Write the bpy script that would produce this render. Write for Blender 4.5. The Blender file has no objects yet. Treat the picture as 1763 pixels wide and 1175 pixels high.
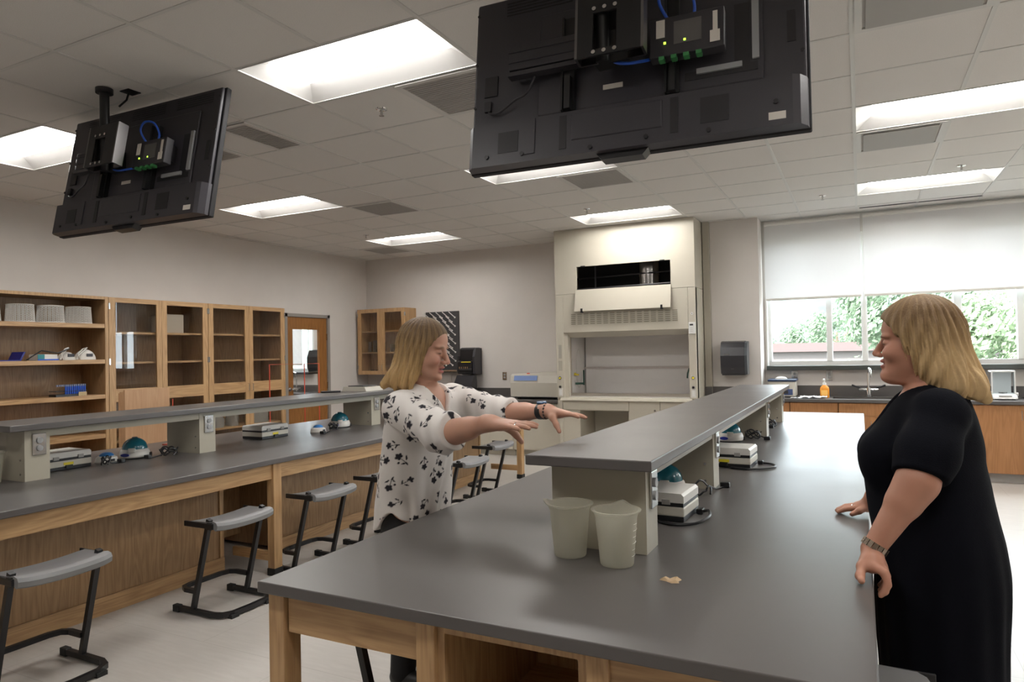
import bpy, bmesh, math, random
import numpy as np
from mathutils import Matrix, Vector
random.seed(7); np.random.seed(7)
PI = math.pi
scn = bpy.context.scene
col = scn.collection

# ---------------------------------------------------------------- camera, world, light, exposure
CH = 1.455                                   # eye height
def cam_axes(a, b, c):
    ca, sa, cb, sb, cc, sc = math.cos(a), math.sin(a), math.cos(b), math.sin(b), math.cos(c), math.sin(c)
    Rz = Matrix(((ca, -sa, 0), (sa, ca, 0), (0, 0, 1)))
    Rx = Matrix(((1, 0, 0), (0, cb, -sb), (0, sb, cb)))
    Ry = Matrix(((cc, 0, sc), (0, 1, 0), (-sc, 0, cc)))
    return Rz @ Rx @ Ry
R = cam_axes(.4686, .0165, .0199)
cd = bpy.data.cameras.new('camera'); cam = bpy.data.objects.new('camera', cd); col.objects.link(cam)
cd.lens = 1183.37 / 1763 * 36; cd.sensor_width = 36; cd.clip_end = 600; cd.clip_start = .02
right, fwd, up = R.col[0], R.col[1], R.col[2]
M = Matrix((( right[0], up[0], -fwd[0], 0), (right[1], up[1], -fwd[1], 0), (right[2], up[2], -fwd[2], CH), (0, 0, 0, 1)))
cam.matrix_world = M
scn.camera = cam
scn.view_settings.view_transform = 'Standard'; scn.view_settings.look = 'None'
scn.view_settings.gamma = 1; scn.view_settings.use_curve_mapping = False
scn.view_settings.exposure = 0.0
try:
    scn.cycles.use_denoising = True
    scn.cycles.max_bounces = 8; scn.cycles.diffuse_bounces = 5; scn.cycles.transparent_max_bounces = 12
    scn.cycles.sample_clamp_indirect = 6
except Exception: pass
w = bpy.data.worlds.new('world'); scn.world = w; w.use_nodes = True
bg = w.node_tree.nodes['Background']; bg.inputs[0].default_value = (.86, .94, 1.0, 1); bg.inputs[1].default_value = 16.0
sd = bpy.data.lights.new('sun', 'SUN'); sd.energy = 22; sd.angle = .01; sd.color = (1, .96, .9)
sun = bpy.data.objects.new('sun', sd); col.objects.link(sun); sun.rotation_euler = (math.radians(48), 0, math.radians(-28))
LIGHT_E = 28.0                                 # radiance of the ceiling diffusers
# daylight enters by the window: a portal guides the sampling, it gives off no light of its own
pd = bpy.data.lights.new('window_portal', 'AREA'); pd.shape = 'RECTANGLE'; pd.size = 5.2; pd.size_y = 1.6
pd.cycles.is_portal = True
po = bpy.data.objects.new('window_portal', pd); col.objects.link(po)
po.location = (1.6, 9.52, 2.02); po.rotation_euler = (-PI/2, 0, 0)

# ---------------------------------------------------------------- helpers
class MB:
    def __init__(s): s.v = []; s.f = []
    def add(s, v, f):
        o = len(s.v); s.v += [tuple(p) for p in v]; s.f += [tuple(i + o for i in q) for q in f]; return s
    def box(s, x0, x1, y0, y1, z0, z1, b=0):
        if x0 > x1: x0, x1 = x1, x0
        if y0 > y1: y0, y1 = y1, y0
        if z0 > z1: z0, z1 = z1, z0
        if not b:
            v = [(x, y, z) for z in (z0, z1) for y in (y0, y1) for x in (x0, x1)]
            return s.add(v, [(0, 2, 3, 1), (4, 5, 7, 6), (0, 1, 5, 4), (2, 6, 7, 3), (0, 4, 6, 2), (1, 3, 7, 5)])
        bm = bmesh.new(); bmesh.ops.create_cube(bm, size=1)
        for q in bm.verts: q.co = ((x0+x1)/2 + q.co.x*(x1-x0), (y0+y1)/2 + q.co.y*(y1-y0), (z0+z1)/2 + q.co.z*(z1-z0))
        bmesh.ops.bevel(bm, geom=list(bm.edges), offset=b, segments=2, affect='EDGES', profile=.5)
        return s.bm(bm)
    def bm(s, bm):
        bm.verts.index_update(); s.add([tuple(q.co) for q in bm.verts], [[q.index for q in f.verts] for f in bm.faces]); bm.free(); return s
    def prism(s, poly, axis, a0, a1):
        n = len(poly)
        def P(p, a): return {'x': (a, p[0], p[1]), 'y': (p[0], a, p[1]), 'z': (p[0], p[1], a)}[axis]
        v = [P(p, a0) for p in poly] + [P(p, a1) for p in poly]
        f = [tuple(range(n))[::-1], tuple(range(n, 2*n))] + [(i, (i+1) % n, n+(i+1) % n, n+i) for i in range(n)]
        return s.add(v, f)
    def cyl(s, p0, p1, r0, r1=None, n=16):
        r1 = r0 if r1 is None else r1
        return s.tube([p0, p1], [r0, r1], n)
    def tube(s, path, r, n=8, closed=False, sq=False, sm=0):
        path = [Vector(p) for p in path]
        if sm and len(path) > 2:
            q = []; L = len(path)
            for i in range(L-1):
                a, b, c, d = path[max(i-1, 0)], path[i], path[i+1], path[min(i+2, L-1)]
                for k in range(sm):
                    t = k/sm; q.append(.5*((2*b)+(c-a)*t+(2*a-5*b+4*c-d)*t*t+(3*b-a-3*c+d)*t**3))
            path = q+[path[-1]]
        m = len(path)
        rr = r if isinstance(r, (list, tuple)) else [r]*m
        if sq: n = 4
        T = []
        for i in range(m):
            a = path[(i-1) % m] if (closed or i > 0) else path[i]
            b = path[(i+1) % m] if (closed or i < m-1) else path[i]
            t = (b-a); T.append(t.normalized() if t.length > 1e-9 else Vector((0, 0, 1)))
        up = Vector((0, 0, 1)) if abs(T[0].z) < .9 else Vector((1, 0, 0))
        X = T[0].cross(up).normalized(); v = []
        for i in range(m):
            X = (X - T[i]*X.dot(T[i])); X = X.normalized() if X.length > 1e-6 else T[i].orthogonal().normalized()
            Y = T[i].cross(X)
            for k in range(n):
                a = 2*PI*(k + (.5 if sq else 0))/n; q = rr[i]*(1.41421 if sq else 1)
                v.append(path[i] + X*math.cos(a)*q + Y*math.sin(a)*q)
        f = []
        for i in range(m if closed else m-1):
            j = (i+1) % m
            for k in range(n): f.append((i*n+k, i*n+(k+1) % n, j*n+(k+1) % n, j*n+k))
        if not closed: f += [tuple(range(n))[::-1], tuple(range((m-1)*n, m*n))]
        return s.add(v, f)
    def lathe(s, prof, c=(0, 0, 0), n=32, caps=True):
        v = []; f = []; m = len(prof)
        for r, z in prof:
            for k in range(n):
                a = 2*PI*k/n; v.append((c[0]+r*math.cos(a), c[1]+r*math.sin(a), c[2]+z))
        for i in range(m-1):
            for k in range(n): f.append((i*n+k, i*n+(k+1) % n, (i+1)*n+(k+1) % n, (i+1)*n+k))
        if caps: f += [tuple(range(n))[::-1], tuple(range((m-1)*n, m*n))]
        return s.add(v, f)
    def ell(s, c, r, n=20, m=12, z0=-1., z1=1.):
        a0, a1 = math.asin(z0), math.asin(z1)
        prof = [(max(math.cos(a0+(a1-a0)*i/m), 1e-4), math.sin(a0+(a1-a0)*i/m)) for i in range(m+1)]
        o = len(s.v); s.lathe(prof, (0, 0, 0), n)
        for i in range(o, len(s.v)):
            x, y, z = s.v[i]; s.v[i] = (c[0]+x*r[0], c[1]+y*r[1], c[2]+z*r[2])
        return s
    def xf(s, M):
        s.v = [tuple(M @ Vector(p)) for p in s.v]; return s
    def mv(s, x, y, z): s.v = [(a+x, b+y, c+z) for a, b, c in s.v]; return s

def mesh(name, mb, m, smooth=False):
    me = bpy.data.meshes.new(name); me.from_pydata(mb.v, [], mb.f); me.update()
    if m: me.materials.append(m)
    if smooth and me.polygons:
        me.polygons.foreach_set('use_smooth', [True]*len(me.polygons))
        try: me.set_sharp_from_angle(angle=math.radians(38))
        except Exception: pass
    return me
def part(name, mb, m, parent=None, smooth=False, world=True):
    root = parent
    while root is not None and root.parent is not None: root = root.parent
    if world and root is not None: mb.mv(*(-root.location))
    o = bpy.data.objects.new(name, mesh(name, mb, m, smooth)); col.objects.link(o)
    if parent is not None: o.parent = parent
    return o
def thing(name, label, cat, loc=(0, 0, 0), group=None, rz=0):
    o = bpy.data.objects.new(name, None); col.objects.link(o); o.location = loc; o.rotation_euler = (0, 0, rz); o.empty_display_size = .1
    o['label'] = label; o['category'] = cat
    if group: o['group'] = group
    return o
def single(name, mb, m, label, cat, loc, group=None, smooth=False):
    o = part(name, mb.mv(-loc[0], -loc[1], -loc[2]), m, None, smooth); o.location = loc
    o['label'] = label; o['category'] = cat
    if group: o['group'] = group
    return o
def struct(name, mb, m, parent=None, smooth=False):
    o = part(name, mb, m, parent, smooth)
    if parent is None: o['kind'] = 'structure'
    return o
def dup(root, loc, label=None, group=None, rz=None):
    r = root.copy(); col.objects.link(r); r.location = loc
    if label: r['label'] = label
    if group: r['group'] = group
    if rz is not None: r.rotation_euler = (0, 0, rz)
    for ch in root.children:
        c = ch.copy(); col.objects.link(c); c.parent = r
        for g in ch.children:
            d = g.copy(); col.objects.link(d); d.parent = c
    return r

# ---------------------------------------------------------------- materials
def nt(name):
    m = bpy.data.materials.new(name); m.use_nodes = True; t = m.node_tree
    return m, t, t.nodes['Principled BSDF'], t.nodes, t.links
def mat(name, c, rough=.5, metal=0, spec=.5, noise=0, nscale=60, bump=0, emit=None, es=0):
    m, t, b, N, L = nt(name)
    b.inputs['Base Color'].default_value = (*c, 1); b.inputs['Roughness'].default_value = rough
    b.inputs['Metallic'].default_value = metal; b.inputs['Specular IOR Level'].default_value = spec
    if noise or bump:
        tc = N.new('ShaderNodeTexCoord'); n = N.new('ShaderNodeTexNoise'); n.inputs['Scale'].default_value = nscale; n.inputs['Detail'].default_value = 4
        L.new(tc.outputs['Object'], n.inputs['Vector'])
        if noise:
            r = N.new('ShaderNodeValToRGB'); r.color_ramp.elements[0].position = .3; r.color_ramp.elements[1].position = .7
            r.color_ramp.elements[0].color = (*[x*(1-noise) for x in c], 1); r.color_ramp.elements[1].color = (*[min(1, x*(1+noise)) for x in c], 1)
            L.new(n.outputs['Fac'], r.inputs['Fac']); L.new(r.outputs['Color'], b.inputs['Base Color'])
        if bump:
            u = N.new('ShaderNodeBump'); u.inputs['Strength'].default_value = bump; u.inputs['Distance'].default_value = .002
            L.new(n.outputs['Fac'], u.inputs['Height']); L.new(u.outputs['Normal'], b.inputs['Normal'])
    if emit: b.inputs['Emission Color'].default_value = (*emit, 1); b.inputs['Emission Strength'].default_value = es
    return m
def wood(name, c1, c2, axis='z', rough=.38, fig=1.0):
    m, t, b, N, L = nt(name)
    tc = N.new('ShaderNodeTexCoord'); mp = N.new('ShaderNodeMapping')
    sc = {'x': (.9, 9, 9), 'y': (9, .9, 9), 'z': (9, 9, .9)}[axis]
    mp.inputs['Scale'].default_value = sc; L.new(tc.outputs['Object'], mp.inputs['Vector'])
    n1 = N.new('ShaderNodeTexNoise'); n1.inputs['Scale'].default_value = 1.0; n1.inputs['Detail'].default_value = 2; n1.inputs['Distortion'].default_value = .4
    L.new(mp.outputs['Vector'], n1.inputs['Vector'])
    mm = N.new('ShaderNodeMath'); mm.operation = 'MULTIPLY'; mm.inputs[1].default_value = 9*fig; L.new(n1.outputs['Fac'], mm.inputs[0])
    fr = N.new('ShaderNodeMath'); fr.operation = 'PINGPONG'; fr.inputs[1].default_value = .5; L.new(mm.outputs[0], fr.inputs[0])
    mp2 = N.new('ShaderNodeMapping'); mp2.inputs['Scale'].default_value = [a*14 if a > 1 else 5 for a in sc]; L.new(tc.outputs['Object'], mp2.inputs['Vector'])
    n2 = N.new('ShaderNodeTexNoise'); n2.inputs['Scale'].default_value = 1; n2.inputs['Detail'].default_value = 3; L.new(mp2.outputs['Vector'], n2.inputs['Vector'])
    ad = N.new('ShaderNodeMath'); ad.operation = 'MULTIPLY_ADD'; ad.inputs[1].default_value = .8; L.new(fr.outputs[0], ad.inputs[0]); L.new(n2.outputs['Fac'], ad.inputs[2])
    r = N.new('ShaderNodeValToRGB'); r.color_ramp.elements[0].position = .3; r.color_ramp.elements[1].position = .95
    r.color_ramp.elements[0].color = (*c1, 1); r.color_ramp.elements[1].color = (*c2, 1)
    L.new(ad.outputs[0], r.inputs['Fac']); L.new(r.outputs['Color'], b.inputs['Base Color'])
    b.inputs['Roughness'].default_value = rough
    return m
def glass(name, tint=(1, 1, 1), refl=.1, rough=.0):
    m = bpy.data.materials.new(name); m.use_nodes = True; t = m.node_tree; N, L = t.nodes, t.links
    N.remove(N['Principled BSDF']); out = N['Material Output']
    tr = N.new('ShaderNodeBsdfTransparent'); tr.inputs[0].default_value = (*tint, 1)
    gl = N.new('ShaderNodeBsdfGlossy'); gl.inputs['Roughness'].default_value = rough
    lw = N.new('ShaderNodeFresnel'); lw.inputs[0].default_value = 1.45
    mx = N.new('ShaderNodeMixShader'); ad = N.new('ShaderNodeMath'); ad.operation = 'MULTIPLY'; ad.inputs[1].default_value = refl/.04; ad.use_clamp = True
    ge = N.new('ShaderNodeNewGeometry'); bf = N.new('ShaderNodeMath'); bf.operation = 'SUBTRACT'; bf.inputs[0].default_value = 1; bf.use_clamp = True
    L.new(ge.outputs['Backfacing'], bf.inputs[1]); mu = N.new('ShaderNodeMath'); mu.operation = 'MULTIPLY'; L.new(ad.outputs[0], mu.inputs[0]); L.new(bf.outputs[0], mu.inputs[1])
    L.new(lw.outputs[0], ad.inputs[0]); L.new(mu.outputs[0], mx.inputs[0]); L.new(tr.outputs[0], mx.inputs[1]); L.new(gl.outputs[0], mx.inputs[2])
    L.new(mx.outputs[0], out.inputs['Surface'])
    return m
def translucent(name, c, trans=.5, clear=0., rough=.5):
    m = bpy.data.materials.new(name); m.use_nodes = True; t = m.node_tree; N, L = t.nodes, t.links
    N.remove(N['Principled BSDF']); out = N['Material Output']
    d = N.new('ShaderNodeBsdfDiffuse'); d.inputs[0].default_value = (*c, 1)
    tl = N.new('ShaderNodeBsdfTranslucent'); tl.inputs[0].default_value = (*c, 1)
    mx = N.new('ShaderNodeMixShader'); mx.inputs[0].default_value = trans
    L.new(d.outputs[0], mx.inputs[1]); L.new(tl.outputs[0], mx.inputs[2]); last = mx
    if clear:
        tr = N.new('ShaderNodeBsdfTransparent'); m2 = N.new('ShaderNodeMixShader'); m2.inputs[0].default_value = clear
        L.new(last.outputs[0], m2.inputs[1]); L.new(tr.outputs[0], m2.inputs[2]); last = m2
        gl = N.new('ShaderNodeBsdfGlossy'); gl.inputs['Roughness'].default_value = .25
        m3 = N.new('ShaderNodeMixShader'); m3.inputs[0].default_value = .06; L.new(last.outputs[0], m3.inputs[1]); L.new(gl.outputs[0], m3.inputs[2]); last = m3
    L.new(last.outputs[0], out.inputs['Surface'])
    return m
def attr_mat(name, rough=.6, spec=.4, sss=0, bump=0, nscale=200, stretch=None):
    m, t, b, N, L = nt(name)
    a = N.new('ShaderNodeVertexColor'); a.layer_name = 'Col'; L.new(a.outputs['Color'], b.inputs['Base Color'])
    b.inputs['Roughness'].default_value = rough; b.inputs['Specular IOR Level'].default_value = spec
    if sss: b.inputs['Subsurface Weight'].default_value = sss; b.inputs['Subsurface Radius'].default_value = (.012, .005, .003)
    if bump:
        tc = N.new('ShaderNodeTexCoord'); mp = N.new('ShaderNodeMapping'); mp.inputs['Scale'].default_value = stretch or (1, 1, 1)
        n = N.new('ShaderNodeTexNoise'); n.inputs['Scale'].default_value = nscale; n.inputs['Detail'].default_value = 4
        L.new(tc.outputs['Object'], mp.inputs[0]); L.new(mp.outputs[0], n.inputs['Vector'])
        u = N.new('ShaderNodeBump'); u.inputs['Strength'].default_value = bump; u.inputs['Distance'].default_value = .004
        L.new(n.outputs['Fac'], u.inputs['Height']); L.new(u.outputs['Normal'], b.inputs['Normal'])
    return m
def floor_mat():
    m, t, b, N, L = nt('floor_vinyl')
    tc = N.new('ShaderNodeTexCoord'); mp = N.new('ShaderNodeMapping'); mp.inputs['Scale'].default_value = (2, 14, 1)
    n = N.new('ShaderNodeTexNoise'); n.inputs['Scale'].default_value = 3; n.inputs['Detail'].default_value = 6
    L.new(tc.outputs['Object'], mp.inputs[0]); L.new(mp.outputs[0], n.inputs['Vector'])
    r = N.new('ShaderNodeValToRGB'); r.color_ramp.elements[0].color = (.43, .40, .37, 1); r.color_ramp.elements[1].color = (.55, .52, .485, 1)
    L.new(n.outputs['Fac'], r.inputs['Fac'])
    br = N.new('ShaderNodeTexBrick'); br.offset = .5; br.inputs['Scale'].default_value = 1; br.inputs['Brick Width'].default_value = 1.22; br.inputs['Row Height'].default_value = .61; br.inputs['Mortar Size'].default_value = .0015
    L.new(tc.outputs['Object'], br.inputs['Vector'])
    mx = N.new('ShaderNodeMixRGB'); mx.inputs[2].default_value = (.36, .33, .30, 1); L.new(br.outputs['Fac'], mx.inputs[0]); L.new(r.outputs['Color'], mx.inputs[1])
    L.new(mx.outputs[0], b.inputs['Base Color']); b.inputs['Roughness'].default_value = .34
    return m
def worktop_mat():
    m, t, b, N, L = nt('epoxy_worktop')
    tc = N.new('ShaderNodeTexCoord'); n = N.new('ShaderNodeTexNoise'); n.inputs['Scale'].default_value = 3; n.inputs['Detail'].default_value = 5
    L.new(tc.outputs['Object'], n.inputs['Vector'])
    r = N.new('ShaderNodeValToRGB'); r.color_ramp.elements[0].color = (.085, .077, .074, 1); r.color_ramp.elements[1].color = (.108, .099, .096, 1)
    L.new(n.outputs['Fac'], r.inputs['Fac']); L.new(r.outputs['Color'], b.inputs['Base Color'])
    q = N.new('ShaderNodeMapRange'); q.inputs[3].default_value = .30; q.inputs[4].default_value = .40; L.new(n.outputs['Fac'], q.inputs[0]); L.new(q.outputs[0], b.inputs['Roughness'])
    b.inputs['Specular IOR Level'].default_value = .55
    return m

OAK1, OAK2 = (.35, .20, .090), (.53, .335, .165)
oak_z = wood('oak_z', OAK1, OAK2, 'z'); oak_x = wood('oak_x', OAK1, OAK2, 'x'); oak_y = wood('oak_y', OAK1, OAK2, 'y')
panel_z = wood('oak_panel', (.25, .145, .068), (.38, .235, .12), 'z', .45, 1.3)
door_wood = wood('door_veneer', (.23, .095, .026), (.34, .155, .045), 'z', .35)
red_oak = wood('counter_veneer', (.30, .135, .05), (.40, .19, .075), 'z', .42)
pale_board = wood('pale_board', (.48, .27, .14), (.56, .34, .19), 'z', .5)
top_m = worktop_mat()
wall_m = mat('wall_paint', (.66, .62, .585), .85, noise=.02, nscale=3)
white_m = mat('white_trim', (.78, .78, .76), .5)
tile_m = mat('ceiling_tile', (.70, .675, .645), .95, spec=.1, noise=.05, nscale=240, bump=.25)
tee_m = mat('ceiling_tee', (.60, .585, .56), .45)
beige = mat('beige_steel', (.52, .485, .405), .42, noise=.015, nscale=4)
beige2 = mat('beige_steel_dark', (.43, .40, .335), .45)
grey_post = mat('post_laminate', (.40, .37, .295), .38)
steel = mat('stainless_steel', (.62, .61, .60), .22, metal=1)
chrome = mat('chrome', (.8, .8, .8), .08, metal=1)
blackp = mat('black_plastic', (.012, .012, .014), .35)
blackm = mat('black_metal', (.010, .010, .011), .4)
darkg = mat('dark_grey_plastic', (.036, .034, .040), .42)
darkg2 = mat('dark_grey_recess', (.016, .015, .018), .5)
tvback = mat('television_back', (.042, .040, .048), .38, noise=.06, nscale=300)
seat_m = mat('grey_seat_plastic', (.21, .21, .215), .42)
rubber = mat('black_rubber', (.013, .013, .013), .7)
white_p = mat('white_plastic', (.70, .68, .64), .4)
offwhite = mat('offwhite_plastic', (.58, .55, .48), .4)
label_m = mat('paper_label', (.72, .68, .62), .7)
blue_m = mat('blue_cable', (.02, .10, .55), .45)
yellow_m = mat('yellow_label', (.75, .62, .03), .5)
green_m = mat('green_plastic', (.05, .25, .08), .45)
dgreen = mat('dark_green_fitting', (.01, .07, .045), .35)
red_m = mat('red_wire', (.65, .09, .05), .4)
led_m = mat('green_led', (.3, .9, .1), .4, emit=(.45, 1, .05), es=3)
teal_dome = mat('teal_dome', (.02, .16, .22), .12, spec=.7)
blue_cap = mat('blue_cap', (.05, .22, .55), .35)
navy_logo = mat('navy_logo', (.02, .03, .30), .4)
fab_blind = translucent('blind_fabric', (.87, .86, .86), .34, .03)
beaker_m = translucent('beaker_plastic', (.72, .70, .60), .5, .52)
clear_m = glass('clear_glass', (.97, .98, .98), .05)
pane_m = glass('window_glass', (.96, .98, .98), .04)
cab_glass = glass('cabinet_glass', (.95, .95, .94), .06)
acrylic = glass('acrylic', (.93, .96, .98), .08)
diff_m = mat('light_diffuser', (.9, .9, .9), .5, emit=(1, .97, .93), es=LIGHT_E)
reflector = mat('light_reflector', (.85, .84, .82), .4)
vent_m = mat('vent_grey', (.36, .345, .325), .6)
dark_hole = mat('dark_interior', (.03, .03, .03), .7)

# ================================================================ ROOM
XL, XR, YF, YB, ZC = -7.4, 4.6, -3.2, 9.22, 3.05
struct('floor', MB().box(XL-.2, XR+.2, YF-.2, YB+.26, -.12, 0), floor_mat())
# ceiling of lay-in tiles with openings for the troffers
LIGHTS = [(i, j) for i in (-10, -5, 0, 5) for j in (-2, 2, 6)] + [(-5, -6), (0, -6)]  # last two, unseen above the camera, are added to brighten near surfaces
G = .6096
def gx(i): return .002 + i*G
def gy(j): return 3.908 + j*G
holes = {(i+k, j) for i, j in LIGHTS for k in (0, 1)}
mb = MB(); i0, i1, j0, j1 = -13, 8, -12, 9
for i in range(i0, i1):
    for j in range(j0, j1):
        if (i, j) in holes: continue
        xa, xb, ya, yb = max(gx(i), XL), min(gx(i+1), XR), max(gy(j), YF), min(gy(j+1), YB)
        if xb-xa < .01 or yb-ya < .01: continue
        mb.box(xa, xb, ya, yb, ZC, ZC+.018)
ceil = struct('ceiling', mb, tile_m)
mb = MB()
for i in range(i0+1, i1): 
    if XL < gx(i) < XR:
        segs = [(YF, YB)]
        mb_y = YF
        for j in range(j0, j1):
            a, b = max(gy(j), YF), min(gy(j+1), YB)
            if b-a < .01: continue
            if (i, j) in holes and (i-1, j) in holes: continue
            mb.box(gx(i)-.012, gx(i)+.012, a, b, ZC-.004, ZC+.002)
for j in range(j0+1, j1+1):
    if YF < gy(j) < YB: mb.box(XL, XR, gy(j)-.010, gy(j)+.010, ZC-.003, ZC+.002)
struct('trim_1', mb, tee_m)
struct('sun_block_slab', MB().box(XL-.3, XR+.3, YF-.3, YB+.5, 3.34, 3.5), wall_m)  # unseen slab added over the ceiling to block the sun
# walls
struct('wall_front', MB().box(XL-.15, XR+.15, YF-.15, YF, 0, 3.34), wall_m)
struct('wall_right', MB().box(XR, XR+.15, YF, YB+.3, 0, 3.34), wall_m)
DY0, DY1, DZ = 7.36, 8.30, 2.09
struct('wall_left', MB().box(XL-.15, XL, YF, DY0, 0, 3.34).box(XL-.15, XL, DY1, YB+.3, 0, 3.34).box(XL-.15, XL, DY0, DY1, DZ, 3.34), wall_m)
WX0, WX1, WZ0, WZ1 = -1.05, 4.45, 1.22, 2.82
struct('wall_back', MB().box(XL-.15, WX0, YB, YB+.3, 0, 3.34).box(WX1, XR+.15, YB, YB+.3, 0, 3.34).box(WX0, WX1, YB, YB+.3, 0, WZ0).box(WX0, WX1, YB, YB+.3, WZ1, 3.34), wall_m)
struct('wall_column', MB().box(-1.66, -1.085, 8.86, YB-.002, 0, ZC-.002), wall_m)
struct('trim_2', MB().box(-1.742, -1.662, 8.80, 8.88, 0, ZC-.003), beige2)      # tall filler beside the fume hood
struct('baseboard_left', MB().box(XL+.001, XL+.012, YF+.01, 2.9, 0, .10).box(XL+.001, XL+.012, 8.37, YB-.01, 0, .10), darkg)
# window strip: frame, mullions and panes
win = struct('window_1', MB().box(WX0, WX1, 9.30, 9.36, WZ0, WZ0+.055).box(WX0, WX1, 9.30, 9.36, WZ1-.05, WZ1), white_m)
MULL = [(-1.05, -1.0), (-.365, -.30), (.02, .085), (.965, 1.045), (1.555, 1.635), (2.25, 2.315), (2.65, 2.715), (3.60, 3.68), (4.40, 4.45)]
for a, b in MULL: struct('mullion', MB().box(a, b, 9.29, 9.37, WZ0+.05, WZ1-.045, .004), white_m, win)
for (a, b), (c, d) in zip(MULL[:-1], MULL[1:]): struct('pane', MB().box(b, c, 9.325, 9.331, WZ0+.05, WZ1-.045), pane_m, win)
struct('sill', MB().box(WX0, WX1, 9.12, 9.30, 1.165, WZ0, .004), mat('dark_sill', (.05, .055, .05), .4), win)
struct('jamb', MB().box(WX0-.004, WX0+.012, 9.20, 9.30, WZ0, WZ1), white_m, win)
# roller blinds
def blind(x0, x1, label):
    t = thing('roller_blind', label, 'blind', ((x0+x1)/2, 9.14, 2.05), 'white roller blinds in the window')
    part('fabric', MB().box(x0, x1, 9.150, 9.152, 2.06, 3.02), fab_blind, t)
    part('hem_bar', MB().box(x0, x1, 9.142, 9.160, 2.035, 2.062, .004), white_p, t)
    part('roller', MB().cyl((x0, 9.16, 3.0), (x1, 9.16, 3.0), .028), white_p, t, True)
blind(-1.045, .035, 'narrower white roller blind lowered halfway, at the window end by the black towel dispenser')
blind(.062, 2.25, 'wide white roller blind lowered halfway above the woman in black')
single('blind_cord', MB().tube([(.048, 9.13, 3.0), (.05, 9.13, 1.4), (.056, 9.125, 1.36), (.062, 9.13, 1.4), (.06, 9.13, 3.0)], .003, 5), white_p, 'thin white pull cord hanging between the two roller blinds', 'cord', (.05, 9.13, 1.36))

# door in the left wall with a glazed panel
dr = struct('door_1', MB().box(XL-.055, XL-.012, DY0+.055, DY1-.055, .01, .78).box(XL-.055, XL-.012, DY0+.055, 7.53, .78, 1.86).box(XL-.055, XL-.012, 8.085, DY1-.055, .78, 1.86).box(XL-.055, XL-.012, DY0+.055, DY1-.055, 1.86, DZ-.05), door_wood)
struct('door_frame', MB().box(XL-.14, XL+.012, DY0, DY0+.05, 0, DZ).box(XL-.14, XL+.012, DY1-.05, DY1, 0, DZ).box(XL-.14, XL+.012, DY0, DY1, DZ-.048, DZ), mat('grey_door_frame', (.30, .275, .25), .5), dr)
struct('door_pane', MB().box(XL-.036, XL-.030, 7.53, 8.085, .78, 1.86), clear_m, dr)
struct('door_handle', MB().cyl((XL-.012, 7.46, .98), (XL+.035, 7.46, .98), .012).cyl((XL-.012, 7.46, .98), (XL-.004, 7.46, .98), .032).tube([(XL+.035, 7.455, .98), (XL+.036, 7.53, .978), (XL+.033, 7.58, .976)], .010), steel, dr, True)
for z in (1.75, 1.0, .3): struct('hinge', MB().box(XL-.014, XL+.004, 8.238, 8.262, z-.05, z+.05), steel, dr)

# room beyond the door: part of its window wall and sink
nxx0, nxx1, ny0 = -11.6, XL-.15, 5.4
struct('wall_next_room', MB().box(-11.75, -11.6, ny0, YB+.3, 0, 3.2).box(-11.75, nxx1, ny0-.15, ny0, 0, 3.2).box(-8.57, nxx1, YB, YB+.3, 0, 3.2).box(-11.75, -8.57, YB, YB+.3, 0, 1.18).box(-11.75, -8.57, YB, YB+.3, 2.85, 3.2), wall_m)
struct('floor_next_room', MB().box(-11.75, nxx1, ny0-.15, YB+.3, -.1, 0), floor_mat())
struct('ceiling_next_room', MB().box(-11.75, nxx1, ny0-.15, YB+.3, 3.13, 3.2), tile_m)
w2 = struct('window_2', MB().box(-8.61, -8.57, 9.22, 9.36, 1.18, 2.85).box(-11.6, -8.61, 9.3, 9.36, 1.18, 1.24).box(-8.80, -8.76, 9.3, 9.36, 1.24, 2.85).box(-9.75, -9.68, 9.3, 9.36, 1.24, 2.85), white_m)
struct('pane', MB().box(-11.6, -8.61, 9.325, 9.331, 1.24, 2.85), pane_m, w2)
struct('sill', MB().box(-11.6, -8.6, 9.12, 9.3, 1.14, 1.18), darkg, w2)
t = thing('roller_blind', 'white blind seen through the glass of the wooden door', 'blind', (-9.9, 9.16, 1.30))
part('fabric', MB().box(-11.5, -8.79, 9.15, 9.152, 1.32, 3.0), fab_blind, t); part('hem_bar', MB().box(-11.5, -8.79, 9.142, 9.16, 1.30, 1.322), white_p, t)
t = thing('sink_counter', 'counter with a sink in the room beyond the wooden door', 'counter', (-9.3, 8.9, 0))
part('cabinet', MB().box(-11.5, -7.6, 8.66, 9.2, 0, .80), beige, t); part('worktop', MB().box(-11.5, -7.58, 8.60, 9.21, .80, .84).box(-11.5, -7.58, 9.19, 9.21, .84, .95), top_m, t)
part('faucet', MB().tube([(-8.83, 9.05, .84), (-8.83, 9.05, 1.12), (-8.83, 9.02, 1.17), (-8.83, 8.96, 1.18), (-8.83, 8.93, 1.14), (-8.83, 8.93, 1.10)], .011).tube([(-8.93, 9.05, .90), (-8.73, 9.05, .90)], .012), chrome, t, True)

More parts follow.
